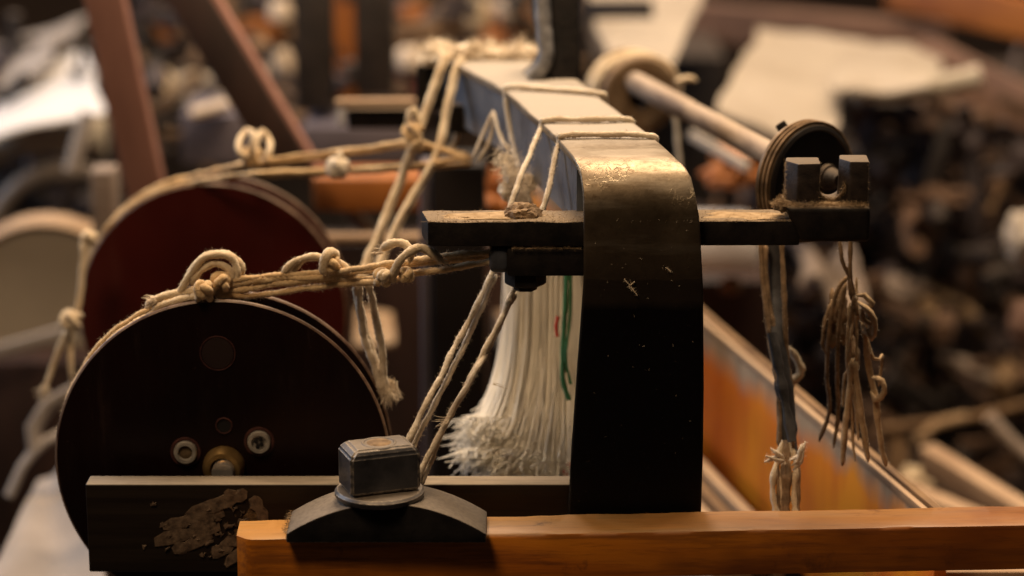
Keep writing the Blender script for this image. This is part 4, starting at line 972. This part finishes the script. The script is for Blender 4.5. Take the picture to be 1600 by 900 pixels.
cloth('cloth', 'cloth_grey', [P(-40, 960, 1.5), P(170, 960, 1.5), P(120, 690, 1.75), P(60, 760, 1.75)], 'pale cloth hanging below the black wheel at the lower left', 'cloth', amp=.006, fold=1)

# ---- between the timbers
bg_box('shelf', 'dull greenish-grey shelf behind the two slanted timbers', 'shelf', 215, 148, 350, 164, 2.35, .12, 'drum')
for x, r_, lb in ((249, 26, 'left round beige knob on the shelf between the slanted timbers'), (303, 23, 'right round beige knob on the shelf between the slanted timbers')):
    s = S(1, 2.3); o = P(x, 148, 2.38)
    fin('wooden_ball', lathe([(0, 0), (r_ * .6 * s, 0), (r_ * s, r_ * .5 * s), (r_ * 1.0 * s, r_ * 1.0 * s), (r_ * .6 * s, r_ * 1.55 * s), (0, r_ * 1.7 * s)], o, (0, 0, 1), 24), 'cord', label=lb, cat='knob', group='beige knobs on the shelf', ang=60)
bg_box('tool_box', 'blue-grey metal box behind the upper cords of the oxblood wheel', 'box', 282, 178, 392, 262, 2.1, .10, 'violet')
bg_tube('paper_tube', 'pale little tube lying on the blue-grey metal box', 'tube', [(300, 178, 2.09), (330, 170, 2.09), (358, 162, 2.09)], 18, 'bobbin')
bg_box('wooden_lath', 'orange wooden slat far behind, between the slanted timbers', 'slat', 226, 22, 268, 66, 2.6, .04, 'wood_orange', group='orange wooden slats far behind')
bg_box('wooden_lath', 'orange wooden slat far behind, right of the dark slanted timber', 'slat', 372, 30, 440, 62, 2.6, .04, 'wood_orange', group='orange wooden slats far behind')
bg_box('wooden_lath', 'tall orange wooden slat between the two dark iron posts', 'slat', 506, -20, 552, 172, 2.4, .04, 'wood_orange', group='orange wooden slats far behind')
bg_box('wooden_lath', 'orange wooden slat just right of the second dark iron post', 'slat', 606, 16, 664, 62, 2.5, .04, 'wood_orange', group='orange wooden slats far behind')
bg_box('wooden_lath', 'orange wooden slat just left of the gooseneck post', 'slat', 752, 18, 842, 66, 2.6, .04, 'wood_orange', group='orange wooden slats far behind')
bg_box('iron_post', 'dark iron post at the top, left one behind the dark slanted timber', 'post', 458, -40, 514, 184, 1.95, .05, 'iron_dirty', group='dark iron posts at the top')
bg_box('iron_post', 'dark iron post at the top, just left of the beam end', 'post', 553, -40, 612, 158, 1.95, .05, 'iron_dirty', group='dark iron posts at the top')
for a_ in (('white bobbin high up left of the left iron post', 438, 18, 2.4, 19, 36, 'bobbin'), ('white bobbin lower down left of the left iron post', 440, 98, 2.4, 19, 46, 'bobbin'),
           ('beige bobbin just right of the dark slanted timber', 402, 106, 2.4, 16, 34, 'cord'), ('cream bobbin between the second iron post and the beam end', 640, 92, 2.4, 26, 40, 'bobbin'),
           ('pinkish bobbin above the lint pile', 700, 28, 2.5, 26, 52, 'brown'), ('tan bobbin right of the pinkish one above the lint pile', 745, 22, 2.5, 22, 50, 'cord'),
           ('cream bobbin at the top edge left of the gooseneck post', 796, 6, 2.5, 28, 46, 'bobbin'), ('orange bobbin low above the lint pile', 770, 60, 2.5, 20, 34, 'bobbin_o')):
    bg_bobbin(*a_)
bg_box('red_carton', 'dull red little carton under the cream bobbin by the beam end', 'carton', 614, 112, 662, 150, 2.4, .05, 'carton')
bk = thing('angle_bracket', 'pale-edged angle bracket left of the two hanging cords', 'bracket', P(590, 200, 1.68))
bg_beam('top_edge', None, None, (524, 161, 1.66), (650, 160, 1.66), 13, 'wood_pale', 20, parent=bk)
bg_beam('end_edge', None, None, (533, 167, 1.66), (533, 196, 1.66), 13, 'lug_pale', 16, parent=bk)
bg_box('body', None, None, 541, 169, 645, 204, 1.665, .03, 'iron', parent=bk)
bg_box('mauve_case', 'mauve-grey metal case behind the cords of the oxblood wheel', 'case', 470, 198, 650, 262, 1.95, .08, 'violet')
bg_box('orange_block', 'orange-brown wooden block behind the rear cords', 'block', 488, 278, 674, 334, 1.80, .05, 'wood_orange')
bg_tube('brown_rag', 'brownish rag hanging below the orange-brown block', 'rag', [(545, 330, 1.85), (565, 350, 1.85), (588, 378, 1.85)], 34, 'brown', flat=.6)
bg_tube('pale_rod', 'pale horizontal rod right of the oxblood wheel', 'rod', [(480, 372, 1.68), (590, 372, 1.68), (690, 372, 1.68)], 18, 'wood_pale', wob=.05)
pl = thing('dark_pillar', 'square black pillar with a violet edge behind the crossbar end', 'pillar', P(715, 780, 1.6))
bg_box('pillar', None, None, 674, 259, 758, 900, 1.58, .06, 'iron_plain', parent=pl)
bg_box('edge_strip', None, None, 655, 262, 672, 900, 1.585, .04, 'violet', parent=pl)
bg_lump('orange_lump', 'orange-brown cloth lump peeping right of the black pillar', 'cloth', 775, 308, 1.75, 24, 38, 'wood_orange', amp=.8)
cloth('cloth', 'tan_rag', [P(552, 545, 1.9), P(616, 540, 1.9), P(612, 488, 1.95), P(560, 484, 1.95)], 'small tan cloth behind the cord tail by the black wheel', 'cloth', amp=.008)
bg_box('dark_casing', 'dark reddish machine panel behind the wheels and the slanting cords', 'panel', 160, 380, 800, 1000, 2.0, .05, 'wood_dark')

# ---- right side
cloth('cloth', 'cloth', [P(950, 96, 2.1), P(1050, 92, 2.1), P(1112, -40, 2.45), P(915, -40, 2.45)], 'cream cloth at the top edge right of the gooseneck post', 'cloth', amp=.010)
ct = thing('folded_cloth', 'large folded cream cloth behind the roller rod and fork', 'cloth', P(1200, 215, 2.1))
cloth('cloth_fold', 'cloth', [P(1112, 172, 2.0), P(1290, 240, 2.0), P(1352, 58, 2.4), P(1186, 50, 2.4)], None, None, amp=.010, parent=ct)
cloth('cloth_fold', 'cloth', [P(1300, 138, 2.1), P(1452, 128, 2.1), P(1480, 88, 2.4), P(1320, 58, 2.4)], None, None, amp=.010, parent=ct)
bg_beam('brown_plank', 'brown plank lying above the large folded cloth', 'plank', (1040, 28, 2.7), (1480, 66, 2.6), 56, 'brown_wood', 60)
bg_beam('orange_plank', 'orange plank at the top right corner', 'plank', (1400, -18, 2.6), (1660, 42, 2.5), 60, 'wood_orange', 60)
bg_beam('brown_plank', 'tan-brown plank sloping to the right edge above the dark machinery', 'plank', (1440, 88, 2.4), (1660, 200, 2.3), 70, 'brown_wood', 60)
bg_tube('rag_roll', 'tan rag roll on the dark machinery right of the folded cloth', 'rag', [(1340, 142, 2.15), (1430, 138, 2.15), (1530, 120, 2.15)], 36, 'drum')
bg_box('dark_machine', 'black machine body filling the right background below the cloths', 'machine', 1335, 158, 1700, 560, 2.85, .3, 'iron_dirty')
bg_box('dark_machine', 'dark machine body behind the fork and hanging cords', 'machine', 1180, 225, 1345, 620, 2.9, .3, 'iron_dirty')
bg_box('dark_machine', 'dark machine body behind the roller rod and bend of the beam', 'machine', 930, 90, 1135, 420, 2.5, .3, 'iron_dirty')
bg_lump('orange_lump', 'orange rag under the roller rod left of the fork disc', 'rag', 1150, 262, 1.9, 40, 30, 'wood_orange', amp=.9)
bg_beam('pale_lath', 'pale slat parallel below the roller rod', 'slat', (1080, 210, 1.9), (1170, 262, 1.8), 16, 'cloth', 10)
for i, (x, y0, y1, wd) in enumerate(((1395, 270, 440, 26), (1450, 200, 420, 20), (1520, 180, 400, 26), (1572, 420, 600, 22))):
    bg_beam('machine_upright', ['violet-grey upright right of the fork prongs', 'slim dark upright second from the fork', 'dark upright third from the fork', 'dark upright near the right edge below the cream knob'][i], 'upright', (x, y0, 2.25), (x + 3, y1, 2.25), wd, 'iron_violet', group='uprights of the dark machinery')
for i, (x, y, r_) in enumerate(((1480, 300, 62), (1400, 220, 48), (1560, 240, 50))):
    s = S(1, 2.3); 
    fin('gear_wheel', lathe([(r_ * .72 * s, 0), (r_ * s, 0), (r_ * s, .02), (r_ * .72 * s, .02), (r_ * .72 * s, 0)], P(x, y, 2.28), (-.3, 1, .1), 40), 'iron_violet', label=['dim ring-shaped machine wheel in the middle of the right background', 'dim ring-shaped machine wheel just above and right of the fork', 'dim ring-shaped machine wheel near the right edge'][i], cat='wheel', group='dim machine wheels', ang=40)
bg_box('cream_block', 'cream padded block under the crossbar just right of the strap', 'block', 1060, 366, 1190, 432, 1.85, .09, 'cloth_white', bev=.008)
bg_box('dark_box', 'dark brown box under the cream padded block', 'box', 1060, 440, 1210, 640, 1.95, .1, 'wood_dark')
bg_lump('rusty_stud', 'small rust-brown knob on the dark brown box', 'knob', 1143, 446, 1.9, 18, 14, 'brown')
cloth('rag', 'rag_grey', [P(1240, 450, 2.0), P(1345, 478, 2.0), P(1318, 400, 2.15), P(1225, 375, 2.15)], 'pinkish grey rag behind the hanging cord bunch', 'rag', amp=.02, fold=1)
bg_tube('tan_roll', 'bent tan roll of cloth below the machinery at the right', 'roll', [(1330, 440, 2.24), (1400, 446, 2.24), (1450, 455, 2.24), (1500, 480, 2.24), (1545, 516, 2.24)], 40, 'tan_rag', flat=.55, wob=.8)
bg_lump('pale_wad', 'pale wad of cotton at the left end of the bent tan roll', 'cotton', 1410, 462, 2.18, 28, 24, 'rag_grey', amp=1.1)
bg_lump('pale_wad', 'small pale wad of cotton under the bent tan roll', 'cotton', 1448, 480, 2.17, 14, 12, 'tan_rag', amp=1.1)
bg_tube('brown_roll', 'short brown roll joining under the left of the tan roll', 'roll', [(1330, 510, 2.26), (1390, 512, 2.26), (1440, 500, 2.26)], 30, 'brown', flat=.55, wob=.8)
bg_tube('pale_roll', 'pale cloth roll lower down at the right', 'roll', [(1470, 558, 2.18), (1510, 572, 2.18), (1550, 592, 2.18)], 40, 'rag_grey', flat=.55, wob=.8)
bg_lump('pale_wad', 'pale wad of cotton near the right edge beyond the pale cloth roll', 'cotton', 1582, 600, 2.18, 28, 26, 'tan_rag', amp=1.1)
bg_tube('rag_tail', 'greyish rag tail hanging left of the twigs', 'rag', [(1428, 530, 2.22), (1424, 580, 2.22), (1426, 650, 2.22)], 26, 'rag_grey', flat=.5)
bg_tube('bent_twig', 'long brown bent twig crossing the lower right', 'twig', [(1370, 672, 2.07), (1440, 662, 2.07), (1530, 650, 2.07), (1640, 622, 2.07)], 15, 'branch')
bg_tube('bent_twig', 'short brown bent twig joining beneath the long one', 'twig', [(1432, 690, 2.06), (1462, 664, 2.06), (1510, 652, 2.06)], 16, 'tan_rag')
bg_tube('brown_stick', 'brown upright stick standing under the twigs', 'stick', [(1398, 672, 2.08), (1404, 720, 2.08), (1400, 790, 2.08)], 34, 'branch')
bg_beam('wood_plank', 'pale wooden plank sloping down to the lower right corner', 'plank', (1450, 718, 1.9), (1660, 850, 1.7), 52, 'wood_pale', 30)
bg_beam('wood_plank', 'pale wooden plank low beside the far end of the grey and orange board', 'plank', (1400, 772, 1.8), (1660, 880, 1.6), 56, 'wood_pale', 30)
bg_lump('pale_wad', 'cream wad of cotton between the pale planks', 'cotton', 1452, 752, 1.96, 34, 24, 'cord', amp=1.1)
bg_lump('pale_wad', 'small cream wad of cotton just above the front rail at the right', 'cotton', 1500, 778, 1.90, 26, 16, 'cloth', amp=1.1)
bg_lump('cream_ball', 'cream rounded knob at the right edge above the reddish-brown one', 'knob', 1602, 372, 2.0, 30, 42, 'cloth')
bg_lump('brown_ball', 'reddish-brown rounded knob at the right edge', 'knob', 1604, 506, 2.1, 26, 36, 'brown_wood')
bg_tube('cloth_tail', 'grey cloth tail running down at the right edge', 'cloth', [(1545, 650, 1.95), (1580, 690, 1.95), (1630, 730, 1.95)], 34, 'rag_grey', flat=.6)
fin('lower_plank', box(tuple(PY(1470, 930, 1.22)), tuple(PY(1800, 893, 1.22) + Vector((0, .05, 0))), .002), 'wood_pale', label='pale plank just visible under the front rail at the lower right', cat='plank')
bg_box('dark_casing', 'dark machine panel closing off the lower right background', 'panel', 1200, 600, 1750, 1050, 2.8, .05, 'wood_dark')

# ---- clutter nobody could count
random.seed(3)
def heap(name, label, x0, x1, y0, y1, dA, dB, n, mats, seed):
    random.seed(seed)
    for mi, mt in enumerate(mats):
        bm = bmesh.new()
        for i in range(n // len(mats)):
            x = random.uniform(x0, x1); y = random.uniform(y0, y1); d = random.uniform(dA, dB); k = random.random()
            if (x1 > 1300 and ((x < 1335 and y < 245) or (x < 1480 and y < 165))): continue
            if x1 < 1000 and 640 < x < 850 and y > 40: d = 2.6
            if k < .5:
                a = random.uniform(0, 6.28); L = random.uniform(20, 90)
                p = P(x, y, d); q = P(x + math.cos(a) * L, y + math.sin(a) * L, d + random.uniform(-.1, .1)); m = (p + q) / 2 + Vector((0, 0, random.uniform(-.02, .02)))
                tube(bm, smooth_path([p, m, q], .02), random.uniform(.003, .010), 7, wob=.3)
            elif k < .62: lump(bm, P(x, y, d), random.uniform(.006, .016), (random.uniform(.7, 2.4), 1, random.uniform(.3, .8)), 1.0, 2.4, 2)
            else:
                a = random.choice((0, 0, 1.57, .5, 2.6)) + random.gauss(0, .15); L = random.uniform(.02, .07); q0 = P(x, y, d)
                dv = Vector((math.cos(a), random.gauss(0, .3), -math.sin(a))) * L
                b_ = beam(q0, q0 + dv, random.uniform(.004, .02), random.uniform(.003, .012), .001); me_ = bpy.data.meshes.new('t'); b_.to_mesh(me_); b_.free(); bm.from_mesh(me_)
        fin(name if mi == 0 else name, bm, mt, kind='stuff', label=label[mi], cat='clutter', ang=60)
heap('machine_clutter', ['dark greasy machine parts heaped in the right background', 'brown wooden and rag scraps scattered among the right background machinery', 'dull violet-grey machine parts heaped in the right background', 'rusty brown rods and scraps wedged between the right background machine parts'], 1110, 1640, 150, 760, 2.15, 2.75, 1000, ['iron_dirty', 'brown_dim', 'iron_violet', 'brown_dim'], 21)
for k_, (x, y, rr_) in enumerate(((1440, 395, 9), (1395, 330, 7), (1545, 330, 8), (1350, 300, 6))):
    s_b = S(1, 2.2); fin('turned_bobbin', lathe([(0, 0), (rr_ * s_b, 0), (rr_ * s_b, 6 * s_b), (rr_ * .5 * s_b, 10 * s_b), (rr_ * .5 * s_b, 34 * s_b), (rr_ * s_b, 38 * s_b), (rr_ * s_b, 44 * s_b), (0, 44 * s_b)], P(x, y, 2.2), (.5, .3, .8), 20), 'branch',
        label=['small brown bobbin lying lowest in the dark right background', 'small brown bobbin right of the fork in the dark background', 'small brown bobbin nearest the right edge in the dark background', 'smallest brown bobbin just behind the right prong'][k_], cat='bobbin', group='brown bobbins in the machinery')
heap('workshop_clutter', ['dark parts scattered in the upper middle background', 'violet-grey scraps in the upper middle background', 'brown and orange-brown scraps in the upper middle background'], 180, 940, -20, 230, 2.2, 2.9, 240, ['iron_dirty', 'iron_violet', 'brown'], 22)
heap('loose_scraps', ['dark oily scraps at the left background', 'grey scraps at the left background'], -40, 200, 60, 330, 2.25, 2.6, 80, ['iron_dirty', 'iron_violet'], 23)
